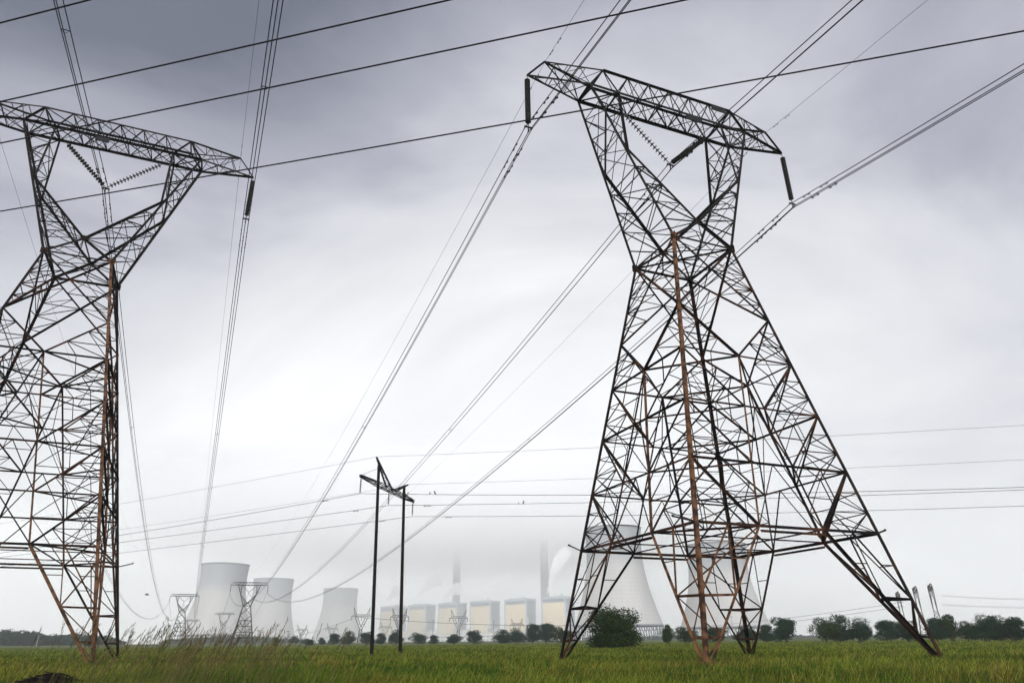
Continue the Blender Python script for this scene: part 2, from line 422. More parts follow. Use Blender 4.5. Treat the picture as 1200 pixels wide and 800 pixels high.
M_conc = mat('footing concrete', (0.12, 0.115, 0.105), (0.25, 0.24, 0.22), 3, 0.9)
AR, AL = 0.3918, 0.4048
PR = Vector((10.4718, 36.0387, GZ)); PL = Vector((-30.9541, 42.6409, GZ))
ZWR, ZWL = 22.0 - GZ, 25.5326 - GZ
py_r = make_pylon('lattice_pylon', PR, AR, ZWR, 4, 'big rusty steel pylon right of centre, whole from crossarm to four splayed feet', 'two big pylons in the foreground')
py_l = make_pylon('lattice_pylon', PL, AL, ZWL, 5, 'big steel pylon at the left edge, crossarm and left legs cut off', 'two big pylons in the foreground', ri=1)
def plate(root, zw, x, top, ln):
    b = MB(); b.box((x, -LB - 0.1, zw + (ZT - 0.25 if top else ZB - 0.28)), (ln, 0.03, 0.45)); b.build('number_plate', M_plate, root)
plate(py_r, ZWR, 1.7, False, 1.25); plate(py_r, ZWR, 4.0, True, 1.2); plate(py_l, ZWL, -0.9, False, 0.95)

# ------------------------------------------------------------------ insulator strings
def loc_w(P, a, c, l, z): return Vector((P.x + c * math.cos(a) - l * math.sin(a), P.y + c * math.sin(a) + l * math.cos(a), z))
def insulator(p0, p1, n, rod, label, group):
    """discs hung between p0 (top) and p1 (clamp end); rod: bare link length at the top"""
    p0 = Vector(p0); p1 = Vector(p1); ax = (p1 - p0); L_ = ax.length; ax.normalize()
    root = empty('insulator_string', p0, 0, label, 'insulator', group)
    z0 = Vector((0, 0, 0)); b = MB(); b.tube([z0, ax * (rod + 0.02)], 0.022, 6); b.build('link_rod', M_top, root)
    b = MB(); s0, s1 = rod, L_ - 0.28; pitch = (s1 - s0) / n
    for i in range(n):
        h = s0 + pitch * (i + 0.15)
        b.lathe([(0.001, h - 0.03), (0.05, h - 0.03), (0.055, h + 0.02), (0.13, h + 0.035), (0.185, h + 0.075), (0.18, h + 0.10), (0.07, h + 0.085), (0.03, h + 0.09), (0.022, h + pitch - 0.02), (0.001, h + pitch - 0.02)], 12, z0, ax)
    b.build('disc_stack', M_glass, root, smooth=False)
    b = MB(); b.tube([ax * (s1 - 0.02), ax * L_], 0.028, 6)
    b.build('clamp_link', M_top, root)
    return root
def yoke(P, a, label, group):
    root = empty('yoke_plate', P, a, label, 'bracket', group)
    b = MB(); b.box((0, 0, -0.06), (0.52, 0.04, 0.12)); b.box((0, 0, -0.22), (0.08, 0.03, 0.3)); b.build('plate', M_top, root)
    for x, z in ((-0.22, -0.15), (0.22, -0.15), (0, -0.42)):
        b = MB(); b.tube([(x, -0.18, z - 0.02), (x, 0, z + 0.03), (x, 0.18, z - 0.02)], [0.02, 0.05, 0.02], 8); b.build('suspension_clamp', M_top, root)
    return root
SUB = [(-0.22, -0.15), (0.22, -0.15), (0.0, -0.42)]
ZBR, ZBL = 22.0 + ZB, 25.5326 + ZB
STR = 4.1
phases = []
for (P, a, zb, side) in ((PR, AR, ZBR, 'right'), (PL, AL, ZBL, 'left')):
    for c, pos in ((-CTIP, 'left'), (CTIP, 'right')):
        if side == 'left' and c < 0: 
            phases.append((side, pos, loc_w(P, a, c, 0, zb - STR))); continue
        t = loc_w(P, a, c, 0, zb); q = loc_w(P, a, c, 0, zb - STR - (0.25 if (side == 'right' and pos == 'right') else 0))
        insulator(t, q, 19, 0.35, f'dark disc string hanging from the {pos} crossarm tip of the big {side} pylon', 'insulator strings on the big pylons')
        yoke(q, a, f'small yoke under the string at the {pos} crossarm tip of the {side} big pylon', 'yokes under the insulator strings')
        phases.append((side, pos, q))
    vq = loc_w(P, a, 0, 0, zb - 3.94)
    for s, pos in ((-1, 'left'), (1, 'right')):
        insulator(loc_w(P, a, s * CIN, 0, zb), vq, 16, 1.15, f'{pos} slanting disc string of the V in the big {side} pylon', 'insulator strings on the big pylons')
    yoke(vq, a, f'small yoke where the two slanting strings meet in the {side} big pylon', 'yokes under the insulator strings')
    phases.append((side, 'centre', vq))

# ------------------------------------------------------------------ smaller pylons of the same two lines
FP = [  # px at the horizon, depth, waist height, levels, rotation, label
    (284, 416.0, 22.6, 4, 0.30, 'small dark pylon standing before the gap between the two left cooling towers', 1.7),
    (208, 555.0, 26.0, 5, 0.46, 'small grey pylon with one leg straight, left of the tallest left cooling tower', 2.1),
    (259, 789.0, 22.6, 4, 0.36, 'smaller fainter pylon in front of the lower wall of the tallest left cooling tower', 2.4),
    (221, 976.0, 22.6, 4, 0.42, 'tiny faint pylon just right of the small straight legged one at left', 2.8),
]
far_py = []
for px, Y, zw, nl, rz, lab, k in FP:
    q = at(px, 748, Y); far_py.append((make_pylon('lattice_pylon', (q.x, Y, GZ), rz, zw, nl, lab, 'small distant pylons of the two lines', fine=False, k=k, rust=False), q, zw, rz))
far_R = Vector((far_py[0][1].x, 416.0, GZ)); far_L = Vector((far_py[1][1].x, 555.0, GZ))
for (pp, q, zw, rz), nm in zip(far_py[:2], ('nearest small dark pylon', 'straight legged small pylon at left')):
    P = Vector((pp.location.x, pp.location.y, GZ))
    for c, pos in ((-CTIP, 'left'), (CTIP, 'right')):
        t = loc_w(P, rz, c, 0, zw + GZ + ZB)
        b = MB(); b.tube([(0, 0, 0), (0, 0, -4.1)], 0.17, 6)
        o = b.build('insulator_string', M_glass); o.location = t; tag(o, f'thin string hanging at the {pos} end of the {nm}', 'insulator', 'insulator strings on the small pylons')
    for s, pos in ((-1, 'left'), (1, 'right')):
        t = loc_w(P, rz, s * CIN, 0, zw + GZ + ZB); e_ = loc_w(P, rz, 0, 0, zw + GZ + ZB - 3.94) - t
        b = MB(); b.tube([(0, 0, 0), e_], 0.12, 6)
        o = b.build('insulator_string', M_glass); o.location = t; tag(o, f'{pos} half of the V string in the {nm}', 'insulator', 'insulator strings on the small pylons')

# ------------------------------------------------------------------ conductors
def span(A, B, sag, n=60, grade=1.6):
    A = Vector(A); B = Vector(B); out_ = []
    for i in range(n + 1):
        t = (i / n) ** grade; p = A + (B - A) * t; p.z -= 4 * sag * t * (1 - t); out_.append(p)
    return out_
def bundle(A, fwd, back, a, label, group, r=0.027):
    """triple conductor through the clamp at A: list of (end, sag) ahead and behind; dampers near the clamp"""
    root = empty('conductor_bundle', A, 0, label, 'power line', group)
    ca, sa = math.cos(a), math.sin(a); paths = []
    for du, dz in SUB:
        off = Vector((du * ca, du * sa, dz))
        f = span(Vector(A), fwd[0], fwd[1], 90, 1.8); g = span(Vector(A), back[0], back[1], 90, 1.8)
        pts = [p + off - Vector(A) for p in g[::-1]] + [p + off - Vector(A) for p in f[1:]]
        paths.append((pts, len(g) - 1))
        b = MB(); b.tube(pts, r, 6); b.build('conductor', M_wire, root, smooth=True)
    fdir = (Vector(fwd[0]) - Vector(A)); fdir.z = 0; fdir.normalize(); gdir = (Vector(back[0]) - Vector(A)); gdir.z = 0; gdir.normalize()
    for q, (du, dz) in enumerate(SUB):
        off = Vector((du * ca, du * sa, dz))
        for dr, sp in ((fdir, fwd), (gdir, back)):
            Ls = (Vector(sp[0]) - Vector(A)).length; sl = (Vector(sp[0]).z - Vector(A).z) / Ls - 4 * sp[1] / Ls
            for m_ in (1.5 + 0.25 * q, 3.0 + 0.25 * q):
                c0 = off + dr * m_ + Vector((0, 0, sl * m_)); ax = (dr + Vector((0, 0, sl))).normalized()
                b = MB(); dn = Vector((0, 0, -0.10))
                b.tube([c0, c0 + dn], 0.018, 5); b.tube([c0 + dn - ax * 0.24, c0 + dn + ax * 0.24], 0.008, 5)
                for s in (-1, 1): b.tube([c0 + dn + ax * s * 0.15, c0 + dn + ax * s * 0.19, c0 + dn + ax * s * 0.30], [0.03, 0.045, 0.045], 7)
                b.build('damper', M_top, root)
    # spacers out along the span
    for pts, n0 in paths[:1]:
        for dr, sp in ((fdir, fwd), (gdir, back)):
            Lv = Vector(sp[0]) - Vector(A)
            for m_ in ((45, 110, 180, 260, 340) if dr is fdir else (18,)):
                t = m_ / Lv.length; c0 = Lv * t; c0.z -= 4 * sp[1] * t * (1 - t)
                if t > 0.95: continue
                b = MB(); cs = [c0 + Vector((du * ca, du * sa, dz)) for du, dz in SUB]
                b.tube(cs, 0.03, 6, closed=True); b.build('spacer', M_top, root)
    return root
backR = Vector((math.sin(AR), -math.cos(AR), 0)); backL = Vector((math.sin(AL + R(1)), -math.cos(AL + R(1)), 0))
for side, pos, q in phases:
    c = {'left': -CTIP, 'centre': 0, 'right': CTIP}[pos]
    if side == 'right':
        zt = 22.6 + GZ + ZB - 4.1; rzf = FP[0][4]; fp = far_R
        sag = {'left': 15.2, 'centre': 13.6, 'right': 13.2}[pos]; bk = (q + backR * 400, {'left': 15, 'centre': 10, 'right': 13}[pos])
        nm = 'big pylon right of centre'
    else:
        zt = 26.0 + GZ + ZB - 4.1; rzf = FP[1][4]; fp = far_L; sag = {'left': 20, 'centre': 20.7, 'right': 19.5}[pos]; bk = (q + backL * 400, 11.5)
        nm = 'big pylon at the left edge'
    e_ = loc_w(fp, rzf, c, 0, zt)
    bundle(q, (e_, sag), bk, AR if side == 'right' else AL, f'triple conductor of the {pos} phase of the {nm}', 'conductor bundles of the two big lines')
# onward spans between the small pylons
for i0, i1, nm in ((0, 2, 'beyond the nearest small pylon'), (1, 3, 'beyond the straight legged small pylon')):
    pa, qa, za, ra = far_py[i0]; pb, qb, zb_, rb = far_py[i1]
    for c, pos in ((-CTIP, 'left'), (0, 'centre'), (CTIP, 'right')):
        A = loc_w(pa.location, ra, c, 0, za + GZ + ZB - 4.1); B = loc_w(pb.location, rb, c, 0, zb_ + GZ + ZB - 4.1)
        b = MB(); b.tube([p - A for p in span(A, B, 14, 40, 1)], 0.06, 5); o = b.build('conductor', M_wire); o.location = A
        tag(o, f'{pos} sagging conductor {nm}', 'power line', 'onward spans between the small pylons')
# thin earth wires on the peaks
for P, a, zp, fp, zf, rzf, bdir, nm in ((PR, AR, 22.0 + ZPK, far_R, 22.6 + GZ + ZPK, FP[0][4], backR, 'big pylon right of centre'), (PL, AL, 25.5326 + ZPK, far_L, 26.0 + GZ + ZPK, FP[1][4], backL, 'big pylon at the left edge')):
    for s, pos in ((-1, 'left'), (1, 'right')):
        A = loc_w(P, a, s * CPK, 0, zp - 0.12); B = loc_w(fp, rzf, s * CPK, 0, zf)
        root = empty('earth_wire', A, 0, f'single thin earth wire over the {pos} peak of the {nm}', 'power line', 'earth wires over the two big pylons')
        f = span(A, B, 11, 90, 1.8); g = span(A, A + bdir * 400, 8, 90, 1.8)
        b = MB(); b.tube([p - A for p in g[::-1]] + [p - A for p in f[1:]], 0.011, 5); b.build('conductor', M_wire, root, smooth=True)
        for dr in ((B - A).normalized(), bdir):
            for m_ in (1.1, 2.2):
                ax = Vector((dr.x, dr.y, -0.1)).normalized(); c0 = ax * m_
                b = MB(); dn = Vector((0, 0, -0.07)); b.tube([c0, c0 + dn], 0.012, 5); b.tube([c0 + dn - ax * 0.2, c0 + dn + ax * 0.2], 0.007, 5)
                for s2 in (-1, 1): b.tube([c0 + dn + ax * s2 * 0.12, c0 + dn + ax * s2 * 0.22], 0.03, 6)
                b.build('damper', M_top, root)

# low line passing right over the camera: four single wires on poles far outside the picture
OH = [((-9.2, 9.57), 'uppermost single wire cutting across the top left corner of the picture'),
      ((-6.3, 10.65), 'single wire rising from the left pylon crossarm to the top edge at centre'),
      ((-2.9, 11.0), 'single wire from the left pylon crossarm rising over the right pylon to the top edge'),
      ((-2.0, 13.3), 'single wire crossing the whole picture through the right pylon crossarm')]
for i, ((x, y), lab) in enumerate(OH):
    d = Vector((0.971, -0.2375, 0)) if i < 3 else Vector((0.9732, -0.23, 0))
    o_ = Vector((x, y, 12.0)); A = o_ - d * 60; B = o_ + d * 60; A.z = B.z = 13.2
    b = MB(); b.tube([p - A for p in span(A, B, 1.2, 60, 1)], 0.018, 6); o = b.build('overhead_wire', M_wire, smooth=True); o.location = A
    tag(o, lab, 'power line', 'single wires passing over the camera')

# ------------------------------------------------------------------ wooden H pole
hp = empty('wooden_h_pole', (-12.6, 69, GZ), 0, 'black wooden twin pole frame with a tilted lattice crossarm and two slanting peaks', 'utility pole')
off = Vector((-12.6, 69, GZ))
Ae, Be = Vector((-14.23, 62.71, 15.0)), Vector((-10.94, 75.23, 15.0))
def seg(a, b_, m, name, r=None, wd=None, parent=hp, o0=off):
    b = MB()
    if r: b.tube([Vector(a) - o0, Vector(b_) - o0], r, 10)
    else: b.angle(Vector(a) - o0, Vector(b_) - o0, wd)
    return b.build(name, m, parent)
tops = []
for t, pxb, ztop, rr in ((0.30, 436.7, 16.9, (0.17, 0.14)), (0.79, 469.8, 16.0, (0.18, 0.145))):
    P1 = lerp(Ae, Be, t); q = at(pxb, 752, P1.y); foot = Vector((q.x, P1.y, GZ - 0.3)); dirv = (P1 - foot); top = foot + dirv * ((ztop - foot.z) / dirv.z)
    tops.append(top); b = MB(); b.tube([foot - off, top - off], rr, 12); b.build('pole', M_wood, hp)
b = MB(); arm_d = (Be - Ae).normalized(); nrm = Vector((-arm_d.y, arm_d.x, 0))
cA = {}
for l in (-1, 1):
    a0 = Ae + nrm * 0.06 * l; a1 = lerp(Ae, Be, 0.3) + nrm * 0.17 * l; a2 = lerp(Ae, Be, 0.79) + nrm * 0.17 * l; a3 = Be + nrm * 0.06 * l
    for dz in (-0.2, 0.2):
        e0 = [p + Vector((0, 0, dz * q)) - off for p, q in ((a0, 0.4), (a1, 1), (a2, 1), (a3, 0.4))]
        for q in range(3): b.angle(e0[q], e0[q + 1], 0.10)
    for q in range(16):
        p0 = lerp(Ae, Be, q / 16) + nrm * 0.12 * l * min(1, q / 4 + 0.2, (16 - q) / 4 + 0.2); p1 = lerp(Ae, Be, (q + 1) / 16) + nrm * 0.12 * l * min(1, (q + 1) / 4 + 0.2, (15 - q) / 4 + 0.2)
        z = 0.2 if q % 2 else -0.2; b.angle(p0 + Vector((0, 0, z)) - off, p1 + Vector((0, 0, -z)) - off, 0.055)
b.build('crossarm', M_wood, hp)
cen = lerp(Ae, Be, 0.56); Pk1 = tops[0] + (tops[0] - cen) * 0.10 + Vector((-0.15, 0, 0.55)); Pk2 = tops[1] + (tops[1] - cen) * 0.22 + Vector((0.1, 0.3, 0.25))
for pk, base0 in ((Pk1, lerp(Ae, Be, 0.44)), (Pk2, lerp(Ae, Be, 0.62))):
    b = MB(); c0 = cen - off; k0 = pk - off; b0 = base0 - off
    b.angle(k0, c0 + Vector((0, 0, 0.1)), 0.13); b.angle(k0, b0 + Vector((0, 0, 0.1)), 0.13)
    for q in range(1, 6):
        b.angle(lerp(k0, c0, q / 6), lerp(k0, b0, (q + 0.5) / 6), 0.06); b.angle(lerp(k0, b0, (q + 0.5) / 6), lerp(k0, c0, (q + 1) / 6), 0.05)
    b.build('peak_brace', M_wood, hp)
b = MB(); b.tube([Ae - off, tops[0] + Vector((0, 0, -0.3)) - off], 0.018, 5); b.tube([Be - off, tops[1] + Vector((0, 0, -0.5)) - off], 0.018, 5); b.build('stay_wire', M_wire, hp)
hl = []
for t, zz, nm in ((0.02, 13.39, 'left'), (0.5, 13.40, 'middle'), (0.98, 13.31, 'right')):
    P1 = lerp(Ae, Be, t); hl.append(Vector((P1.x, P1.y, zz)))
    insr = empty('insulator_string', P1 + Vector((0, 0, -0.15)), 0, f'short thin insulator on the {nm} of the H pole', 'insulator', 'insulators on the wooden pole')
    b = MB()
    for q in range(9):
        h = 0.12 + q * 0.135; b.lathe([(0.001, -h), (0.04, -h), (0.095, -h - 0.05), (0.09, -h - 0.07), (0.03, -h - 0.06), (0.02, -h - 0.134), (0.001, -h - 0.134)], 10)
    b.build('disc_stack', M_glass, insr); b = MB(); b.tube([(0, 0, 0), (0, 0, -(P1.z - 0.15 - zz))], 0.02, 6); b.build('link_rod', M_top, insr)
def hline(A, bl, sl, br, sr, r, name, lab, dz=0.0, S=150):
    A = Vector(A); B1 = A + Vector((-S * math.cos(R(bl)), S * math.sin(R(bl)), dz)); B2 = A + Vector((S * math.cos(R(br)), -S * math.sin(R(br)), dz))
    root = empty(name, A, 0, lab, 'power line', 'wires of the wooden pole line')
    f = span(A, B1, sl, 60, 1.2); g = span(A, B2, sr, 60, 1.2)
    b = MB(); b.tube([p - A for p in g[::-1]] + [p - A for p in f[1:]], r, 6); b.build('conductor', M_wire, root, smooth=True)
    for path in (f, g):
        if r < 0.02: break
        p = path[3] - A; ax = (path[4] - path[3]).normalized(); dn = Vector((0, 0, -0.1))
        b = MB(); b.tube([p, p + dn], 0.02, 5); b.tube([p + dn - ax * 0.3, p + dn + ax * 0.3], 0.012, 5)
        for s in (-1, 1): b.tube([p + dn + ax * s * 0.16, p + dn + ax * s * 0.34], 0.045, 6)
        b.build('damper', M_top, root)
    return g
g0 = hline(hl[0], 28, 1.6, 12, 2.5, 0.021, 'conductor_line', 'upper of the three H pole wires, two birds close to the pole')
g1 = hline(hl[1], 28, 0.75, 12, 1.5, 0.021, 'conductor_line', 'middle of the three H pole wires, two birds far from the pole')
g2 = hline(hl[2], 29, 0.5, 12, 1.75, 0.021, 'conductor_line', 'lowest of the three wires of the H pole, no birds on it')
hline(Pk1, 28, 1.0, 12, 1.0, 0.012, 'earth_wire', 'faint thin wire from the left peak of the H pole')
hline(Pk2, 28, 1.0, 12, 1.0, 0.012, 'earth_wire', 'faint thin wire from the right peak of the H pole')

# birds
M_bird = mat('black feathers', (0.008, 0.008, 0.009), (0.02, 0.02, 0.022), 10, 0.6)
def bird(P, L_, face_, lab, fly=False):
    b = MB()
    d = Vector((math.cos(face_), math.sin(face_), 0)); up = Vector((0, 0, 1))
    if fly:
        b.tube([-d * 0.5 * L_, -d * 0.25 * L_, Vector((0, 0, 0)), d * 0.3 * L_, d * 0.5 * L_], [0.01, 0.05 * L_, 0.11 * L_, 0.08 * L_, 0.01], 10)
        sd_ = Vector((-d.y, d.x, 0))
        for s in (-1, 1):
            q = sd_ * s; a = d * 0.12 * L_; b_ = -d * 0.14 * L_
            vs = [a, b_, q * 0.55 * L_ + up * 0.22 * L_ + a * 1.4, q * 0.55 * L_ + up * 0.22 * L_ + b_, q * 1.1 * L_ + up * 0.1 * L_ - d * 0.2 * L_]
            vs = vs + [v + up * 0.02 for v in vs]
            b.add(vs, [(0, 1, 3, 2), (2, 3, 4), (5, 7, 8, 6), (7, 9, 8), (0, 2, 7, 5), (1, 6, 8, 3), (2, 4, 9, 7), (3, 8, 9, 4), (0, 5, 6, 1)])
    else:
        z0 = up * 0.04 * L_
        b.tube([z0 - d * 0.42 * L_ - up * 0.18 * L_, z0 - d * 0.22 * L_ + up * 0.06 * L_, z0 - d * 0.05 * L_ + up * 0.25 * L_, z0 + d * 0.08 * L_ + up * 0.48 * L_, z0 + d * 0.10 * L_ + up * 0.64 * L_, z0 + d * 0.11 * L_ + up * 0.78 * L_, z0 + d * 0.12 * L_ + up * 0.88 * L_],
               [0.03 * L_, 0.08 * L_, 0.19 * L_, 0.20 * L_, 0.11 * L_, 0.12 * L_, 0.03 * L_], 10)
        b.tube([z0 + d * 0.20 * L_ + up * 0.78 * L_, z0 + d * 0.38 * L_ + up * 0.74 * L_], [0.04 * L_, 0.006], 6)
        for s in (-1, 1):
            q = Vector((-d.y, d.x, 0)) * s * 0.06 * L_; b.tube([q + up * 0.2 * L_, q - up * 0.01], 0.012 * L_, 5)
    o = b.build('bird', M_bird, smooth=True); o.location = P
    return tag(o, lab, 'bird', 'birds on and near the wires')
def on(path, px):
    best = None
    for p, q in zip(path[:-1], path[1:]):
        for k in range(30):
            m_ = lerp(p, q, k / 30); r_ = ray(px, 590); e = abs(m_.x - r_.x * m_.y / r_.y)
            if best is None or e < best[0]: best = (e, m_)
    return best[1] + Vector((0, 0, 0.02))
bird(on(g0, 503.5), 0.25, 0.3, 'smaller left bird of the pair perched on the upper wire right of the H pole')
bird(on(g0, 509), 0.36, 3.0, 'bigger right bird of the pair perched on the upper wire right of the H pole')
bird(on(g1, 608), 0.16, 0.2, 'tiny left bird of the pair on the middle wire halfway to the right pylon')
bird(on(g1, 613.5), 0.33, 0.4, 'bigger right bird of the pair on the middle wire halfway to the right pylon')
bird(lerp(Be, tops[1], 0.6) + Vector((0, 0, -0.1)), 0.25, 0.2, 'small bird perched on the stay at the right end of the H pole crossarm')
bird(at(172, 696.5, 150), 1.0, 0.6, 'lone bird flying in the pale sky left of the cooling towers', fly=True)

# ------------------------------------------------------------------ ground
def grid_noise(t, scale, detail, src):
    n = t.nodes.new('ShaderNodeTexNoise'); n.inputs['Scale'].default_value = scale; n.inputs['Detail'].default_value = detail; t.links.new(src, n.inputs['Vector']); return n.outputs['Fac']
M_ground = mat('meadow soil and thatch', (0.03, 0.045, 0.012), (0.075, 0.09, 0.022), 0.05, 0.95, detail=8, pos=(0.3, 0.7), bump=0.2)
b = MB(); n = 96; rings = [30, 55, 90, 130, 180, 240, 310, 390, 470, 560, 650, 750, 1200, 2000, 3200, 4600]
vs = [(0, 0, GZ)]
for rr_ in rings: vs += [(rr_ * math.cos(2 * math.pi * i / n), rr_ * math.sin(2 * math.pi * i / n), gz(rr_)) for i in range(n)]
fs = [(0, i + 1, (i + 1) % n + 1) for i in range(n)]
for k_ in range(len(rings) - 1):
    a_, c_ = 1 + k_ * n, 1 + (k_ + 1) * n
    fs += [(a_ + i, c_ + i, c_ + (i + 1) % n, a_ + (i + 1) % n) for i in range(n)]
b.add(vs, fs)
tag(b.build('ground', M_ground), kind='structure')

# grass blades
def grass_material(name, cols, tip_mix=0.0):
    m = bpy.data.materials.new(name); m.use_nodes = True; t = m.node_tree; bs = t.nodes['Principled BSDF']
    bs.inputs['Roughness'].default_value = 0.75; bs.inputs['Specular IOR Level'].default_value = 0.15
    tcn = t.nodes.new('ShaderNodeTexCoord'); g = t.nodes.new('ShaderNodeNewGeometry')
    a = grid_noise(t, 0.11, 3, tcn.outputs['Object']); a2 = grid_noise(t, 0.9, 2, tcn.outputs['Object'])
    s1 = t.nodes.new('ShaderNodeMath'); s1.operation = 'ADD'; t.links.new(a, s1.inputs[0]); t.links.new(a2, s1.inputs[1])
    s2 = t.nodes.new('ShaderNodeMath'); s2.operation = 'MULTIPLY_ADD'; s2.inputs[1].default_value = 0.5; s2.inputs[2].default_value = -0.25
    t.links.new(g.outputs['Random Per Island'], s2.inputs[0])
    s3 = t.nodes.new('ShaderNodeMath'); s3.operation = 'MULTIPLY_ADD'; s3.inputs[1].default_value = 0.5
    t.links.new(s1.outputs[0], s3.inputs[0]); t.links.new(s2.outputs[0], s3.inputs[2])
    r = t.nodes.new('ShaderNodeValToRGB'); r.color_ramp.elements[0].position = 0.34; r.color_ramp.elements[1].position = 0.70
    r.color_ramp.elements[0].color = (*cols[0], 1); r.color_ramp.elements[1].color = (*cols[-1], 1)
    for i, c in enumerate(cols[1:-1]):
        e = r.color_ramp.elements.new(0.34 + 0.36 * (i + 1) / (len(cols) - 1)); e.color = (*c, 1)
    t.links.new(s3.outputs[0], r.inputs[0]); t.links.new(r.outputs[0], bs.inputs['Base Color'])
    tr = t.nodes.new('ShaderNodeBsdfTranslucent'); t.links.new(r.outputs[0], tr.inputs[0]); ms = t.nodes.new('ShaderNodeMixShader'); ms.inputs[0].default_value = 0.35
    o_ = t.nodes['Material Output']; t.links.new(bs.outputs[0], ms.inputs[1]); t.links.new(tr.outputs[0], ms.inputs[2]); t.links.new(ms.outputs[0], o_.inputs['Surface'])
    return m
gz_v = np.vectorize(gz)
def blades(name, mat_, x, y, h, wd, lean, az, label, cat='grass'):
    """bulk grass: every blade is two tapered, bent strips"""
    n = len(x); ca, sa = np.cos(az), np.sin(az)
    lx, ly = lean[:, 0], lean[:, 1]; z0 = gz_v(np.hypot(x, y))
    P = np.zeros((n, 5, 3), np.float32)
    for j, (t, wf) in enumerate(((0, 1.0), (0.55, 0.8), (1.0, 0.0))):
        cx = x + lx * h * t * t; cy = y + ly * h * t * t; cz = z0 + h * t * (1 - 0.12 * t)
        if j < 2:
            P[:, 2 * j, 0] = cx - ca * wd * wf / 2; P[:, 2 * j, 1] = cy - sa * wd * wf / 2; P[:, 2 * j, 2] = cz
            P[:, 2 * j + 1, 0] = cx + ca * wd * wf / 2; P[:, 2 * j + 1, 1] = cy + sa * wd * wf / 2; P[:, 2 * j + 1, 2] = cz
        else:
            P[:, 4, 0] = cx; P[:, 4, 1] = cy; P[:, 4, 2] = cz
    me = bpy.data.meshes.new(name); me.vertices.add(n * 5); me.vertices.foreach_set('co', P.reshape(-1))
    base = (np.arange(n) * 5)[:, None]; tri = np.array([[0, 1, 3], [0, 3, 2], [2, 3, 4]])
    idx = (base[:, :, None] + tri[None]).reshape(-1).astype(np.int32)
    me.loops.add(n * 9); me.loops.foreach_set('vertex_index', idx)
    me.polygons.add(n * 3); me.polygons.foreach_set('loop_start', (np.arange(n * 3) * 3).astype(np.int32)); me.polygons.foreach_set('loop_total', np.full(n * 3, 3, np.int32))
    me.update(); me.validate(); me.materials.append(mat_)
    o = bpy.data.objects.new(name, me); C.objects.link(o); return tag(o, label, cat, kind='stuff')
def sector(n, r0, r1, a0=-52, a1=52):
    r = np.exp(rng.uniform(math.log(r0), math.log(r1), n)); a = np.radians(rng.uniform(a0, a1, n)); return r * np.sin(a), r * np.cos(a), r
def bare(x, y):
    """False where the twig heaps lie (nothing grows through or right in front of them)"""
    a = np.arctan2(x, y); r = np.hypot(x, y); ok = np.ones(len(x), bool)
    for (hx, hy, hw) in HEAPS:
        ok &= ~(np.hypot(x - hx, (y - hy + 1.2) * 0.45) < hw * 1.05)
    return ok
HEAPS = [(at(px_, 790, Y_).x, Y_, w_) for px_, Y_, w_ in ((62, 15.0, 0.95), (133, 14.4, 0.45), (171, 14.4, 0.36))]
def patch(x, y, f, ph):
    return 0.5 + 0.25 * (np.sin(x * f + ph) * np.cos(y * f * 0.8 + ph * 2) + np.sin((x + y) * f * 2.3 + ph * 3) * np.cos((x - y * 0.6) * f * 1.9))
G1 = grass_material('meadow grass', [(0.006, 0.026, 0.002), (0.021, 0.062, 0.004), (0.056, 0.108, 0.006), (0.19, 0.215, 0.022)])
G2 = grass_material('seeding grass', [(0.08, 0.05, 0.008), (0.12, 0.095, 0.012), (0.17, 0.15, 0.02), (0.27, 0.24, 0.05)])
n = 850000
x, y, r = sector(n, 7, 330)
keep = bare(x, y); x, y, r = x[keep], y[keep], r[keep]; n = len(x)
h = (0.22 + 0.20 * patch(x, y, 0.5, 1.0)) * rng.uniform(0.45, 1.45, n) * (0.75 + 0.5 * patch(x, y, 1.7, 3.3))
wd = (0.004 + 0.0007 * r) * rng.uniform(0.7, 1.3, n)
lean = np.stack([rng.normal(0.12, 0.3, n), rng.normal(0.0, 0.3, n)], 1)
blades('grass', G1, x, y, h, wd, lean, rng.normal(0, 0.7, n), 'uneven green meadow grass covering the whole field')
n = 150000
x, y, r = sector(n, 9, 330)
keep = bare(x, y) & (rng.uniform(0, 1, n) < np.clip(patch(x, y, 0.23, 2.4) * 1.5 - 0.25, 0.08, 1)); x, y, r = x[keep], y[keep], r[keep]; n = len(x)
h = (0.38 + 0.18 * patch(x, y, 0.4, 4.0)) * rng.uniform(0.7, 1.2, n); wd = (0.0035 + 0.0006 * r) * rng.uniform(0.7, 1.3, n)
lean = np.stack([rng.normal(0.2, 0.22, n), rng.normal(0.0, 0.25, n)], 1)
blades('grass', G2, x, y, h, wd, lean, rng.normal(0, 0.7, n), 'brownish seeding grass stems rising among the green')
# tall tussock grass at the left front, bent by the wind
n = 40000
a = np.radians(rng.uniform(-34, -11, n)); r = rng.uniform(8.5, 19, n); x, y = r * np.sin(a), r * np.cos(a)
keep = bare(x, y); a, r, x, y = a[keep], r[keep], x[keep], y[keep]; n = len(a)
edge = np.clip(np.minimum(np.degrees(a) + 34, -11 - np.degrees(a)) / 5, 0.15, 1)
h = (0.48 + 0.30 * patch(x, y, 1.3, 0.3)) * rng.uniform(0.55, 1.2, n) * (0.6 + 0.4 * edge); wd = rng.uniform(0.004, 0.009, n) + 0.0003 * r
lean = np.stack([rng.normal(0.2, 0.2, n), rng.normal(0.0, 0.25, n)], 1)
G3 = grass_material('tall tussock grass', [(0.008, 0.030, 0.002), (0.028, 0.075, 0.004), (0.075, 0.13, 0.008), (0.20, 0.19, 0.03)])
blades('tall_grass', G3, x, y, h, wd, lean, rng.normal(0, 0.7, n), 'tall wind bent tussock grass in the left foreground')
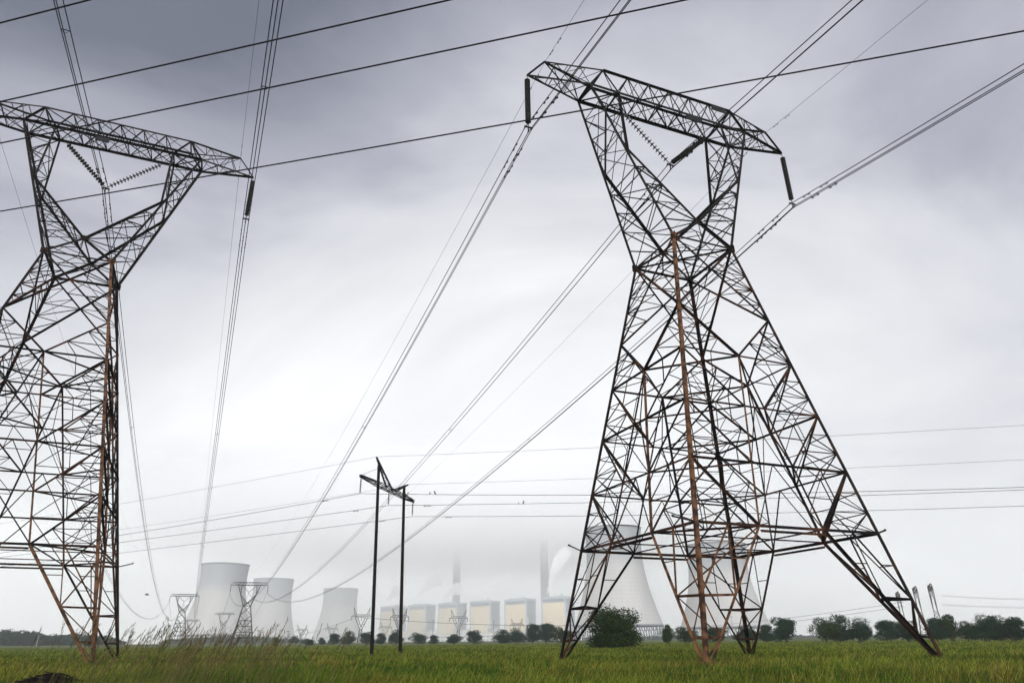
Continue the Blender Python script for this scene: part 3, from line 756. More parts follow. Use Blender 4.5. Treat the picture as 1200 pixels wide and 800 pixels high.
# seed heads: thin stems with feathery tops standing above the horizon
ns_ = 620; b = MB()
for i in range(ns_):
    if i < 380: a_ = R(random.gauss(-23.5, 4.2)); r_ = random.uniform(8.5, 14)
    else: a_ = R(random.uniform(-38, 38)); r_ = random.uniform(14, 40)
    x0, y0 = r_ * math.sin(a_), r_ * math.cos(a_); hh = random.uniform(0.85, 1.42) if i < 380 else random.uniform(0.45, 0.85)
    ln = random.gauss(0.24, 0.10); ly = random.gauss(0, 0.15)
    st = [Vector((x0 + ln * hh * t * t, y0 + ly * hh * t * t, GZ + hh * t * (1 - 0.1 * t))) for t in (0, 0.4, 0.7, 0.85, 1.0)]
    b.tube(st, [0.0028, 0.0026, 0.002, 0.002, 0.001], 3)
    for q in range(5):
        p = lerp(st[3], st[4], q / 5); sp = Vector((random.uniform(0.0, 0.035), random.uniform(-0.02, 0.02), random.uniform(0.03, 0.07)))
        b.tube([p, p + sp * 0.5, p + sp], [0.001, 0.0045, 0.001], 3)
G4 = mat('seed heads', (0.04, 0.035, 0.012), (0.13, 0.10, 0.045), 3, 0.9)
tag(b.build('seed_heads', G4), 'feathery seed heads on thin stems above the tall grass at left', 'grass', kind='stuff')
# broad leaved weeds in the near grass
n = 14000; a = np.radians(rng.uniform(-42, 42, n)); r = rng.uniform(12, 22, n); cl = patch(r * np.sin(a), r, 1.1, 5.0); kp = cl > 0.62; a, r = a[kp], r[kp]; n = len(a)
x, y = r * np.sin(a), r * np.cos(a)
G5 = grass_material('weeds', [(0.02, 0.07, 0.008), (0.05, 0.14, 0.015), (0.09, 0.2, 0.03)])
blades('weeds', G5, x, y, rng.uniform(0.12, 0.34, n), rng.uniform(0.02, 0.05, n), np.stack([rng.normal(0.1, 0.6, n), rng.normal(0, 0.6, n)], 1), rng.uniform(0, 6.28, n), 'low bright green broad leaved weeds in the front of the field', cat='weeds')

# heaps of dead twigs at the very front
M_twig = mat('dead twigs', (0.005, 0.0045, 0.004), (0.014, 0.012, 0.010), 5, 0.95); M_twig2 = mat('weathered twigs', (0.012, 0.010, 0.008), (0.05, 0.04, 0.032), 5, 0.95)
def heap(px, Y, w_, h_, lab, n):
    P = at(px, 790, Y); root = empty('twig_heap', (P.x, Y, GZ), 0, lab, 'twig heap', 'dark heaps of dead twigs')
    b = MB(); nr, na = 7, 18; vs = []; fs = []
    for i in range(nr + 1):
        for j in range(na):
            t = i / nr; a_ = 2 * math.pi * j / na; k_ = 1 + 0.18 * math.sin(3 * a_ + i) + random.uniform(-0.1, 0.1)
            vs.append((w_ * t * k_ * math.cos(a_), 0.7 * w_ * t * k_ * math.sin(a_), h_ * (1 - t * t) * random.uniform(0.85, 1.1) - 0.02))
    for i in range(nr):
        for j in range(na): fs.append((i * na + j, i * na + (j + 1) % na, (i + 1) * na + (j + 1) % na, (i + 1) * na + j))
    b.add(vs, fs); b.build('mound', M_twig, root)
    for mt, cnt in ((M_twig, n), (M_twig2, n // 5)):
        b = MB()
        for i in range(cnt):
            a_ = random.uniform(0, 6.28); t = math.sqrt(random.random()); p = Vector((w_ * t * math.cos(a_), 0.7 * w_ * t * math.sin(a_), h_ * (1 - t * t) + 0.01))
            d = Vector((random.gauss(0.9, 0.4), random.gauss(0, 0.5), random.gauss(-0.05, 0.22))).normalized() * random.uniform(0.1, 0.4)
            b.tube([p - d / 2, p + Vector((0, 0, random.uniform(0, 0.04))), p + d / 2], [0.008, 0.007, 0.003], 4)
        b.build('twigs', mt, root)
heap(62, 15.0, 0.95, 0.50, 'widest dark heap of dead twigs in the bottom left corner', 420)
heap(133, 14.4, 0.45, 0.36, 'low dark twig heap right beside the widest heap at bottom left', 120)
heap(171, 14.4, 0.36, 0.36, 'small dark twig heap furthest right of the bottom left heaps', 100)

# ------------------------------------------------------------------ trees
M_leaf = [mat('foliage dark', (0.003, 0.014, 0.007), (0.015, 0.042, 0.016), 0.5, 0.8, island=True, pos=(0.3, 0.75)),
          mat('foliage olive', (0.005, 0.015, 0.004), (0.028, 0.050, 0.011), 0.5, 0.8, island=True, pos=(0.3, 0.75)),
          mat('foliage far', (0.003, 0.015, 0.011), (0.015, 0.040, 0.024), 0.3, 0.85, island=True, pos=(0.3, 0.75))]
def crown_mesh(seed, lobes, nleaf, leaf, flat=0.75, gap=0.0, low=0.18):
    """leaf faces spread through lobes: unit height 1, unit width about 1.1; returns a mesh"""
    g = np.random.default_rng(seed); cs = []
    for i in range(lobes):
        a_ = g.uniform(0, 2 * math.pi); rr = g.uniform(0.05, 0.36) if i else 0; z = g.uniform(low + 0.13, 0.80)
        rr *= 1.0 - 0.55 * max(0, z - 0.5) / 0.4
        cs.append((rr * math.cos(a_), rr * math.sin(a_), z, g.uniform(0.15, 0.24)))
    V = []; per = nleaf // lobes
    cen = []
    for (cx, cy, cz, rad) in cs:
        d = g.normal(size=(per, 3)); d /= np.linalg.norm(d, axis=1)[:, None]
        rr = rad * (g.uniform(0.35, 1.0, per) ** 0.45) * g.uniform(0.8, 1.3, per)
        p = d * rr[:, None] * np.array([1.15, 1.15, flat]) + [cx, cy, cz]
        cen.append(p)
    cen = np.concatenate(cen); cen = cen[cen[:, 2] > low * 0.8]; n = len(cen)
    u = g.normal(size=(n, 3)); u /= np.linalg.norm(u, axis=1)[:, None]; v = np.cross(u, g.normal(size=(n, 3))); v /= np.linalg.norm(v, axis=1)[:, None]
    s = leaf * g.uniform(0.6, 1.3, n)[:, None]
    P = np.stack([cen - u * s, cen + v * s * 0.6, cen + u * s, cen - v * s * 0.6], 1).astype(np.float32)
    me = bpy.data.meshes.new('crown'); me.vertices.add(n * 4); me.vertices.foreach_set('co', P.reshape(-1))
    me.loops.add(n * 4); me.loops.foreach_set('vertex_index', np.arange(n * 4, dtype=np.int32))
    me.polygons.add(n); me.polygons.foreach_set('loop_start', (np.arange(n) * 4).astype(np.int32)); me.polygons.foreach_set('loop_total', np.full(n, 4, np.int32))
    me.update(); me.validate(); return me, cs
def trunk_mesh(seed, cs, low=0.18, thick=0.03):
    g = random.Random(seed); b = MB(); n_st = g.choice((1, 2, 3))
    for s in range(n_st):
        x0 = (s - (n_st - 1) / 2) * 0.09; top = Vector((x0 * 2.2, g.uniform(-.05, .05), 0.55))
        b.tube([(x0, 0, -0.02), (x0 * 1.3, 0, 0.12), lerp((x0 * 1.6, 0, 0.2), top, 0.5), top], [thick, thick * 0.8, thick * 0.6, thick * 0.25], 7)
    for c in cs[:8]:
        p = Vector((g.uniform(-.05, .05), 0, g.uniform(0.15, 0.3))); q = Vector(c[:3]); b.tube([p, lerp(p, q, 0.5) + Vector((0, 0, 0.03)), q], [thick * 0.5, thick * 0.35, thick * 0.1], 5)
    me = bpy.data.meshes.new('trunk'); me.from_pydata(b.v, [], b.f); me.update(); me.materials.append(M_bark); return me
protos = []
for k_ in range(7):
    lobes = (15, 11, 18, 13, 16, 10, 20)[k_]
    me, cs = crown_mesh(100 + k_, lobes, 9000, 0.022, flat=0.85, low=(0.10, 0.14, 0.07, 0.16, 0.08, 0.10, 0.09)[k_]); tr = trunk_mesh(200 + k_, cs)
    protos.append((me, tr))
bushm, bcs = crown_mesh(300, 34, 26000, 0.020, flat=0.85, low=0.0); busht = trunk_mesh(301, bcs)
for me, _ in protos: me.materials.append(M_leaf[0])
bushm.materials.append(M_leaf[1])
def tree(k_, px, topy, wpx, Y, lab, group, name='tree', mt=None, basey=None):
    if k_ == 'bush': me, tr = bushm, busht
    else: me, tr = protos[k_]
    q = at(px, 746, Y); gg = gz(math.hypot(q.x, Y)); base = Vector((q.x, Y, gg)); topz = at(px, topy, Y).z; H = topz - gg
    Wm = wpx * (at(px + 1, topy, Y).x - at(px, topy, Y).x)
    root = empty(name, base, 0, lab, 'bush' if name == 'bush' else 'tree', group)
    sx = Wm / 1.02; rot = random.uniform(0, 6.28) if k_ != 'bush' else 0.7
    c = bpy.data.objects.new('crown', me); t = bpy.data.objects.new('trunk', tr)
    for o in (c, t): C.objects.link(o); o.parent = root; o.scale = (sx, sx, H / 0.98); o.rotation_euler = (0, 0, rot)
    if mt:
        c.material_slots[0].link = 'OBJECT'; c.material_slots[0].material = mt
    return root
tree('bush', 721, 709, 66, 112, 'big round dark bush behind the left foot of the right pylon', None, 'bush')
GL = 'trees along the edge of the field'
TR = [  # proto, px, top y, width px, depth, label
    (5, 783, 730, 17, 230, 'little slender tree standing alone right of the big bush'),
    (0, 804, 733, 28, 300, 'low dark tree directly right of the little slender tree'),
    (1, 841, 734, 32, 310, 'low dark tree seen between the middle feet of the right pylon'),
    (2, 874, 731, 30, 300, 'dark tree right behind the far foot of the right pylon'),
    (3, 898, 731, 26, 290, 'dark tree just left of the tall round tree near the far foot'),
    (4, 921, 721, 40, 270, 'tall round dark tree standing right of the far foot, sky on its right'),
    (0, 968, 722, 36, 255, 'left tree of the dark clump midway between the right pylon feet'),
    (6, 984, 718, 34, 260, 'tallest tree in the dark clump midway between the right pylon feet'),
    (2, 1007, 723, 36, 258, 'right tree of the dark clump midway between the right pylon feet'),
    (1, 1043, 725, 36, 250, 'left tree of the clump crossed by the rightmost pylon foot'),
    (4, 1064, 726, 34, 252, 'right tree of the clump crossed by the rightmost pylon foot'),
    (3, 1098, 723, 34, 235, 'dark tree just right of the rightmost pylon foot'),
    (5, 1116, 718, 34, 238, 'taller tree second right of the rightmost pylon foot'),
    (0, 1134, 726, 28, 236, 'smaller olive tree between the taller trees at the right'),
    (2, 1156, 719, 38, 228, 'spreading tree third from the right edge'),
    (6, 1172, 719, 34, 226, 'spreading tree second from the right edge'),
    (4, 1188, 721, 38, 222, 'spreading dark tree nearest the right edge'),
    (1, 640, 729, 30, 420, 'dark tree just left of the left foot of the right pylon'),
    (0, 660, 733, 26, 330, 'dark tree behind the left foot of the right pylon'),
    (3, 624, 730, 26, 430, 'second dark tree left of the left foot of the right pylon'),
    (2, 606, 735, 24, 440, 'dark tree below the gap between the last two boiler houses'),
    (6, 588, 736, 24, 440, 'leftmost tree of the dark row below the fifth boiler house'),
    (4, 556, 737, 23, 460, 'round tree standing alone below the fourth boiler house'),
    (5, 532, 742, 23, 450, 'low wide tree below the third boiler house'),
    (1, 508, 743, 13, 460, 'small tree below the second boiler house, right of a wider one'),
    (0, 490, 740, 21, 455, 'wider tree just right of the right pole of the H frame'),
    (2, 464, 737, 19, 470, 'tree partly hidden by the right pole of the H frame'),
    (3, 447, 741, 17, 470, 'low tree between the two poles of the H frame'),
    (4, 430, 739, 21, 475, 'tree just left of the left pole of the H frame'),
    (6, 409, 738, 19, 480, 'tree second left of the H frame, before the third cooling tower foot'),
    (1, 391, 741, 17, 490, 'tree third left of the H frame, in front of the third left cooling tower'),
    (5, 377, 746, 12, 500, 'small tree left of the third left cooling tower'),
    (0, 362, 747, 14, 430, 'small dark tree between the second and third left cooling towers'),
    (3, 324, 746, 10, 330, 'tiny dark bushy tree below the second left cooling tower'),
    (2, 344, 744, 14, 560, 'faint blue green tree right of the second left cooling tower'),
    (5, 107, 744, 16, 420, 'small tree seen between the left pylon legs'),
    (4, 20, 738, 8, 560, 'narrow tree poking up from the wood at far left'),
    (1, 30, 738, 7, 560, 'left one of two narrow trees side by side over the far left wood'),
    (6, 37, 738, 6, 560, 'right one of two narrow trees side by side over the far left wood'),
    (0, 133, 747, 18, 600, 'low tree just left of the straight leg of the left pylon'),
]
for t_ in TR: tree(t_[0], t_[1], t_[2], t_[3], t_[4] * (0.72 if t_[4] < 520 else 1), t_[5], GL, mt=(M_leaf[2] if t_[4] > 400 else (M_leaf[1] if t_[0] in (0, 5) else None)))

# far woods that read as one mass
def wood(name, pts, Y, leafs, seed, lab, dep=60):
    """pts: (px, top y) outline of the tree tops"""
    g = np.random.default_rng(seed); Ps = []
    xs = [at(p, 748, Y).x for p, _ in pts]; zs = [at(p, t, Y).z for p, t in pts]
    n = leafs; x = g.uniform(xs[0], xs[-1], n); d = g.uniform(0, dep, n); top = np.interp(x, xs, zs) 
    bump = 1.2 * np.sin(x * 0.31 + seed) + 0.9 * np.sin(x * 0.83) + 0.6 * np.sin(d * 0.4 + x * 0.2)
    top = (top + bump * (top - GZ) / 12) * (0.75 + 0.25 * np.sin(np.pi * np.clip(d / dep, 0, 1)))
    g0_ = gz(Y); top = np.maximum(top, g0_ + 2); z = g0_ - 1 + (top - g0_ + 1) * g.uniform(0.0, 1.0, n) ** 0.6
    cen = np.stack([x, Y + d, z], 1); u = g.normal(size=(n, 3)); u /= np.linalg.norm(u, axis=1)[:, None]; v = np.cross(u, g.normal(size=(n, 3))); v /= np.linalg.norm(v, axis=1)[:, None]
    s = 0.0011 * Y * g.uniform(0.6, 1.4, n)[:, None]
    P = np.stack([cen - u * s, cen + v * s, cen + u * s, cen - v * s], 1).astype(np.float32)
    me = bpy.data.meshes.new(name); me.vertices.add(n * 4); me.vertices.foreach_set('co', P.reshape(-1)); me.loops.add(n * 4); me.loops.foreach_set('vertex_index', np.arange(n * 4, dtype=np.int32))
    me.polygons.add(n); me.polygons.foreach_set('loop_start', (np.arange(n) * 4).astype(np.int32)); me.polygons.foreach_set('loop_total', np.full(n, 4, np.int32)); me.update(); me.validate(); me.materials.append(M_leaf[2])
    o = bpy.data.objects.new(name, me); C.objects.link(o); tag(o, lab, 'wood', kind='stuff')
wood('wood', [(-90, 738), (-20, 739), (5, 741), (14, 744), (40, 745), (54, 746), (62, 743), (74, 742.5), (88, 744), (95, 748), (102, 750)], 560, 26000, 3, 'dark green wood on the horizon at the far left')
wood('wood', [(186, 750), (230, 746), (265, 745), (300, 746), (325, 748), (350, 750)], 1000, 9000, 5, 'blue green wood on the horizon under the left cooling towers')
wood('wood', [(755, 745.5), (790, 744), (830, 744.5), (915, 744.5), (1010, 744), (1030, 743.5), (1250, 741)], 1100, 15000, 6, 'low distant hedge on the horizon behind the right pylon')

# ------------------------------------------------------------------ cooling towers
def concrete(name, c1, c2, stain):
    m = bpy.data.materials.new(name); m.use_nodes = True; t = m.node_tree; b = t.nodes['Principled BSDF']; b.inputs['Roughness'].default_value = 0.9
    tcn = t.nodes.new('ShaderNodeTexCoord'); mpn = t.nodes.new('ShaderNodeMapping'); mpn.inputs['Scale'].default_value = (0.05, 0.05, 0.006); t.links.new(tcn.outputs['Object'], mpn.inputs[0])
    n = t.nodes.new('ShaderNodeTexNoise'); n.inputs['Scale'].default_value = 1.0; n.inputs['Detail'].default_value = 6; t.links.new(mpn.outputs[0], n.inputs['Vector'])
    r = t.nodes.new('ShaderNodeValToRGB'); r.color_ramp.elements[0].position = 0.35; r.color_ramp.elements[1].position = 0.65
    r.color_ramp.elements[0].color = (*c1, 1); r.color_ramp.elements[1].color = (*c2, 1); t.links.new(n.outputs['Fac'], r.inputs[0])
    # damp band round the top, with a ragged lower edge
    sp = t.nodes.new('ShaderNodeSeparateXYZ'); t.links.new(tcn.outputs['Object'], sp.inputs[0])
    ad = t.nodes.new('ShaderNodeMath'); ad.operation = 'MULTIPLY_ADD'; ad.inputs[1].default_value = 26.0; t.links.new(n.outputs['Fac'], ad.inputs[0]); t.links.new(sp.outputs['Z'], ad.inputs[2])
    mr = t.nodes.new('ShaderNodeMapRange'); mr.inputs['From Min'].default_value = 122; mr.inputs['From Max'].default_value = 142; t.links.new(ad.outputs[0], mr.inputs['Value'])
    mu = t.nodes.new('ShaderNodeMath'); mu.operation = 'MULTIPLY'; mu.inputs[1].default_value = stain; t.links.new(mr.outputs[0], mu.inputs[0])
    mxn = t.nodes.new('ShaderNodeMixRGB'); mxn.inputs[2].default_value = (0.15, 0.18, 0.21, 1); t.links.new(mu.outputs[0], mxn.inputs[0]); t.links.new(r.outputs[0], mxn.inputs[1])
    # pour joints: rings and upright joints
    at_ = t.nodes.new('ShaderNodeMath'); at_.operation = 'ARCTAN2'; t.links.new(sp.outputs['X'], at_.inputs[0]); t.links.new(sp.outputs['Y'], at_.inputs[1])
    cols = []
    for src, f, wth in ((sp.outputs['Z'], 1 / 6.0, 0.10), (at_.outputs[0], 44 / 6.2832, 0.08)):
        m1 = t.nodes.new('ShaderNodeMath'); m1.operation = 'MULTIPLY'; m1.inputs[1].default_value = f; t.links.new(src, m1.inputs[0])
        m2 = t.nodes.new('ShaderNodeMath'); m2.operation = 'FRACT'; t.links.new(m1.outputs[0], m2.inputs[0])
        m3 = t.nodes.new('ShaderNodeMath'); m3.operation = 'LESS_THAN'; m3.inputs[1].default_value = wth; t.links.new(m2.outputs[0], m3.inputs[0]); cols.append(m3.outputs[0])
    mm = t.nodes.new('ShaderNodeMath'); mm.operation = 'MAXIMUM'; t.links.new(cols[0], mm.inputs[0]); t.links.new(cols[1], mm.inputs[1])
    mk = t.nodes.new('ShaderNodeMath'); mk.operation = 'MULTIPLY'; mk.inputs[1].default_value = 0.22; t.links.new(mm.outputs[0], mk.inputs[0])
    mj = t.nodes.new('ShaderNodeMixRGB'); mj.inputs[2].default_value = (0.16, 0.15, 0.14, 1); t.links.new(mk.outputs[0], mj.inputs[0]); t.links.new(mxn.outputs[0], mj.inputs[1])
    t.links.new(mj.outputs[0], b.inputs['Base Color']); return m
M_shell = concrete('cooling tower concrete', (0.31, 0.305, 0.295), (0.37, 0.36, 0.345), 0.5)
M_ring = mat('ring beam concrete', (0.10, 0.11, 0.12), (0.16, 0.17, 0.18), 0.2, 0.9)
def cooling_tower(cx_px, Y, topy, wtop_px, wbase_px, lab):
    q = at(cx_px, 744, Y); H = at(cx_px, topy, Y).z - gz(Y); pm = at(cx_px + 1, 744, Y).x - at(cx_px, 744, Y).x
    ca_ = Y / math.hypot(q.x, Y); rt, rb = wtop_px * pm * ca_ / 2, wbase_px * pm * ca_ / 2; zt_ = 0.135 * H
    root = empty('cooling_tower', (q.x, Y, gz(Y)), 0, lab, 'cooling tower', 'cooling towers of the power station')
    thr = rt * 0.965; zth = H * 0.80                                   # throat
    def rad(z):
        k_ = math.sqrt((rb / thr) ** 2 - 1) / (zth - zt_); kt = math.sqrt(max(0, (rt / thr) ** 2 - 1)) / (H - zth)
        kk = k_ if z < zth else kt
        return thr * math.sqrt(1 + (kk * (z - zth)) ** 2)
    zs = [zt_ + (H - zt_) * i / 40 for i in range(41)]
    prof = [(rad(z), z) for z in zs] + [(rad(H) + 0.9, H), (rad(H) + 0.9, H + 1.2), (rad(H) - 1.2, H + 1.2)] + [(rad(z) - 0.9, z) for z in zs[::-1]] + [(rad(zt_), zt_)]
    b = MB(); b.lathe(prof, 96); b.build('shell', M_shell, root, smooth=False)
    for p in root.children[0].data.polygons: p.use_smooth = True
    b = MB(); rr = rad(zt_); b.lathe([(rr - 1.2, zt_ - 2.2), (rr + 0.9, zt_ - 2.2), (rr + 0.9, zt_ - 0.005), (rr - 1.2, zt_ - 0.005), (rr - 1.2, zt_ - 2.2)], 96); b.build('ring_beam', M_ring, root)
    b = MB(); nc = 44
    for i in range(nc):
        for s in (-1, 1):
            a0 = 2 * math.pi * i / nc; a1 = a0 + s * math.pi / nc
            b.tube([((rr + 2.6) * math.cos(a0), (rr + 2.6) * math.sin(a0), -0.2), (rr * math.cos(a1), rr * math.sin(a1), zt_ - 2.1)], 0.55, 6)
    o = b.build('column_ring', M_ring, root)
    b = MB(); b.lathe([(rr * 0.2, 0.0), (rr * 0.86, 0.0), (rr * 0.86, 6.0), (rr * 0.2, 7.5)], 64); b.build('fill_pack', M_dark, root)
    b = MB(); b.lathe([(rr + 3.4, -0.1), (rr + 3.4, 1.1), (rr + 3.0, 1.1), (rr + 3.0, -0.1)], 96); b.build('basin_wall', M_conc, root)
    return root
M_dark = mat('dark slatted fill', (0.03, 0.032, 0.035), (0.06, 0.06, 0.065), 0.5, 0.9)
cooling_tower(726, 1170, 620, 70, 104, 'nearest and biggest cooling tower, behind the left legs of the right pylon')
cooling_tower(851, 1330, 639, 75, 107, 'cooling tower seen between the middle legs of the right pylon')
cooling_tower(252, 1630, 662, 59, 86, 'tallest of the three left cooling towers, with a damp bluish top')
cooling_tower(313, 2040, 679, 49, 66, 'middle one of the three left cooling towers, right behind the small dark pylon')
cooling_tower(395, 2510, 690, 42, 58, 'faintest cooling tower, just left of the wooden H pole')

# ------------------------------------------------------------------ power station
M_cream = mat('cream cladding', (0.53, 0.43, 0.28), (0.60, 0.50, 0.34), 0.08, 0.75, stretch=(1, 1, 0.3)); M_grey = mat('grey cladding', (0.17, 0.19, 0.21), (0.22, 0.24, 0.26), 0.1, 0.7, stretch=(1, 1, 0.2))
M_blue = mat('pale blue trim', (0.30, 0.35, 0.40), (0.36, 0.41, 0.45), 0.2, 0.7); M_white = mat('pale cladding', (0.55, 0.53, 0.49), (0.66, 0.64, 0.60), 0.1, 0.75); M_band = mat('dark louvre band', (0.09, 0.11, 0.13), (0.13, 0.15, 0.17), 0.3, 0.7)
M_roof = mat('roof sheeting', (0.38, 0.37, 0.34), (0.45, 0.44, 0.41), 0.1, 0.8)
HY1, HY6 = 2665.0, 2210.0
p1 = at(454, 745, HY1); p6 = at(650, 745, HY6); row = Vector((p6.x - p1.x, HY6 - HY1, 0)); rowL = row.length; rdir = row.normalized(); rz_row = math.atan2(rdir.y, rdir.x)
BHN = ['first boiler house from the left, beside the wooden H pole', 'second boiler house from the left', 'third boiler house from the left, left chimney rising beyond it', 'fourth boiler house from the left', 'fifth boiler house from the left, dark grey side wall showing', 'rightmost and biggest boiler house, partly behind the right pylon foot']
bh_pos = []
for i in range(6):
    P = Vector((p1.x, HY1, gz(2000))) + rdir * rowL * (i / 5) * 1.0; bh_pos.append(P)
    H = 126.0; W_, D_ = rowL / 5 * 0.60, 46.0
    root = empty('boiler_house', P, rz_row, 'cream fronted ' + BHN[i], 'industrial building', 'boiler houses of the power station')
    b = MB(); b.box((0, D_ / 2, H / 2), (W_, D_, H)); b.build('wall', M_grey, root)
    b = MB(); b.box((0, -0.6, (H - 14) / 2 + 2), (W_ - 7, 1.2, H - 18))
    for q in range(1, 6): b.box((0, -1.35, 2 + q * 18.5), (W_ - 7, 0.3, 0.7))
    b.build('front_cladding', M_cream, root)
    for sx in (-1, 1):
        b = MB(); b.box((sx * (W_ / 2 - 1.6), -0.8, H / 2 - 1), (4.2, 2.6, H - 2.0)); b.build('corner_tower', M_blue, root)
    b = MB(); b.box((W_ / 2 + 0.2, D_ - 2, H / 2 - 1), (2.0, 4, H - 2.0)); b.build('corner_tower', M_blue, root)
    b = MB(); b.box((0, D_ / 2, H - 7), (W_ + 1.6, D_ + 2.4, 4.0)); b.build('louvre_band', M_band, root)
    b = MB(); b.box((0, D_ / 2, H - 0.4), (W_ + 3, D_ + 4, 6.0)); b.build('parapet', M_blue, root)
    b = MB(); b.box((-3, D_ / 2, H + 3.8), (W_ - 26, D_ - 14, 2.4)); b.box((9, D_ / 2 + 6, H + 7.5), (8, 10, 1.8)); b.build('roof_house', M_roof, root)
    for q in range(3):
        b = MB(); xx = -W_ * 0.3 + q * W_ * 0.27; b.tube([(xx, 12, H + 4), (xx, 12, H + 13)], 1.1, 8); b.build('vent_pipe', M_blue, root)
    b = MB()
    for q in range(1, 6): b.box((W_ / 2 + 0.25, D_ / 2 - 2, q * 18.5 + 10), (0.5, D_ - 9, 0.8))
    b.build('side_panel_joints', M_blue, root)
for i in range(5):
    P = Vector((p1.x, HY1, gz(2000))) + rdir * rowL * ((i + 0.5) / 5)
    root = empty('link_building', P, rz_row, ['pale low block between first and second boiler houses', 'pale low block between second and third boiler houses', 'pale low block between third and fourth boiler houses', 'pale low block between fourth and fifth boiler houses', 'pale low block between fifth and last boiler houses'][i], 'industrial building', 'low blocks between the boiler houses')
    wl_ = rowL / 5 * 0.44 - 6; b = MB(); b.box((0, 24, 21), (wl_, 34, 42)); b.build('wall', M_white, root); b = MB(); b.box((0, 24, 43), (wl_ - 1, 35, 2)); b.build('roof', M_roof, root)
    b = MB(); b.box((0, 6.8, 9), (wl_ - 5, 0.6, 6)); b.build('window_band', M_band, root)
PIPE = ['first', 'second', 'third', 'fourth', 'fifth', 'sixth']
for i in range(6):
    P = bh_pos[i] + rdir * (rowL / 5 * 0.37) + Vector((rdir.y, -rdir.x, 0)) * 8
    root = empty('duct_frame', P, rz_row, f'grey duct and steel frame beside the {PIPE[i]} boiler house from the left', 'ductwork', 'ductwork beside the boiler houses')
    b = MB(); b.tube([(0, 0, 0), (0, 0, 52 + 6 * (i % 3)), (-9, 10, 66 + 6 * (i % 3)), (-14, 22, 66 + 6 * (i % 3))], 3.2, 8); b.build('duct', M_blue, root)
    b = MB()
    for x in (-7, 7):
        for y_ in (-6, 6): b.box((x, y_, 24), (1.1, 1.1, 48))
    for z in (14, 28, 42): b.box((0, 0, z), (16, 14, 1.0))
    b.build('frame', M_band, root)
# turbine hall in front
Pm = Vector((p1.x, HY1, gz(2000))) + rdir * rowL * 0.5; nrm_ = Vector((rdir.y, -rdir.x, 0))
Pt = Pm + nrm_ * 90; LT = rowL + 190
root = empty('turbine_hall', Pt, rz_row, 'very long low pale hall with dark window bands below the boiler houses', 'industrial building')
b = MB(); b.box((0, 0, 14), (LT, 60, 28)); b.build('wall', M_white, root)
b = MB(); b.box((0, 0, 29), (LT + 3, 63, 2.2)); b.build('roof', M_roof, root)
b = MB()
for q in range(60): b.box((-LT / 2 + (q + 0.5) * LT / 60, -30.4, 20), (LT / 60 * 0.7, 0.8, 5))
b.build('window_band', M_band, root)
b = MB()
for q in range(60): b.box((-LT / 2 + (q + 0.5) * LT / 60, -30.4, 8.5), (LT / 60 * 0.6, 0.8, 7))
b.build('door_band', M_grey, root)
b = MB()
for q in range(61): b.box((-LT / 2 + q * LT / 60, -31, 13.5), (1.2, 2, 27))
b.build('pilasters', M_white, root)
# chimneys
M_chim = mat('chimney concrete', (0.20, 0.205, 0.21), (0.26, 0.26, 0.26), 0.02, 0.9)
for px, Y, lab in ((533.6, 2760, 'left tall chimney fading into the cloud behind the boiler houses'), (640.2, 2550, 'right tall chimney fading into the cloud, beside the biggest boiler house')):
    q = at(px, 745, Y); root = empty('chimney', (q.x, Y, GZ), 0, lab, 'chimney', 'tall chimneys of the power station')
    rb_ = 15.5 if px < 600 else 15.8
    b = MB(); b.lathe([(rb_ * 1.1, 0), (rb_, 60), (rb_ * 0.88, 345), (rb_ * 0.82, 345), (rb_ * 0.82, 330)], 40); b.build('stack', M_chim, root, smooth=True)
    b = MB(); b.lathe([(rb_ * 0.9, 330), (rb_ * 0.98, 330), (rb_ * 0.98, 334), (rb_ * 0.9, 334)], 40); b.build('gallery', M_ring, root)
    for fl in range(4):
        a_ = fl * math.pi / 2; b = MB(); b.lathe([(3.2, 333), (3.2, 352), (2.9, 352), (2.9, 333)], 16, (5 * math.cos(a_), 5 * math.sin(a_), 0)); b.build('flue', M_ring, root)

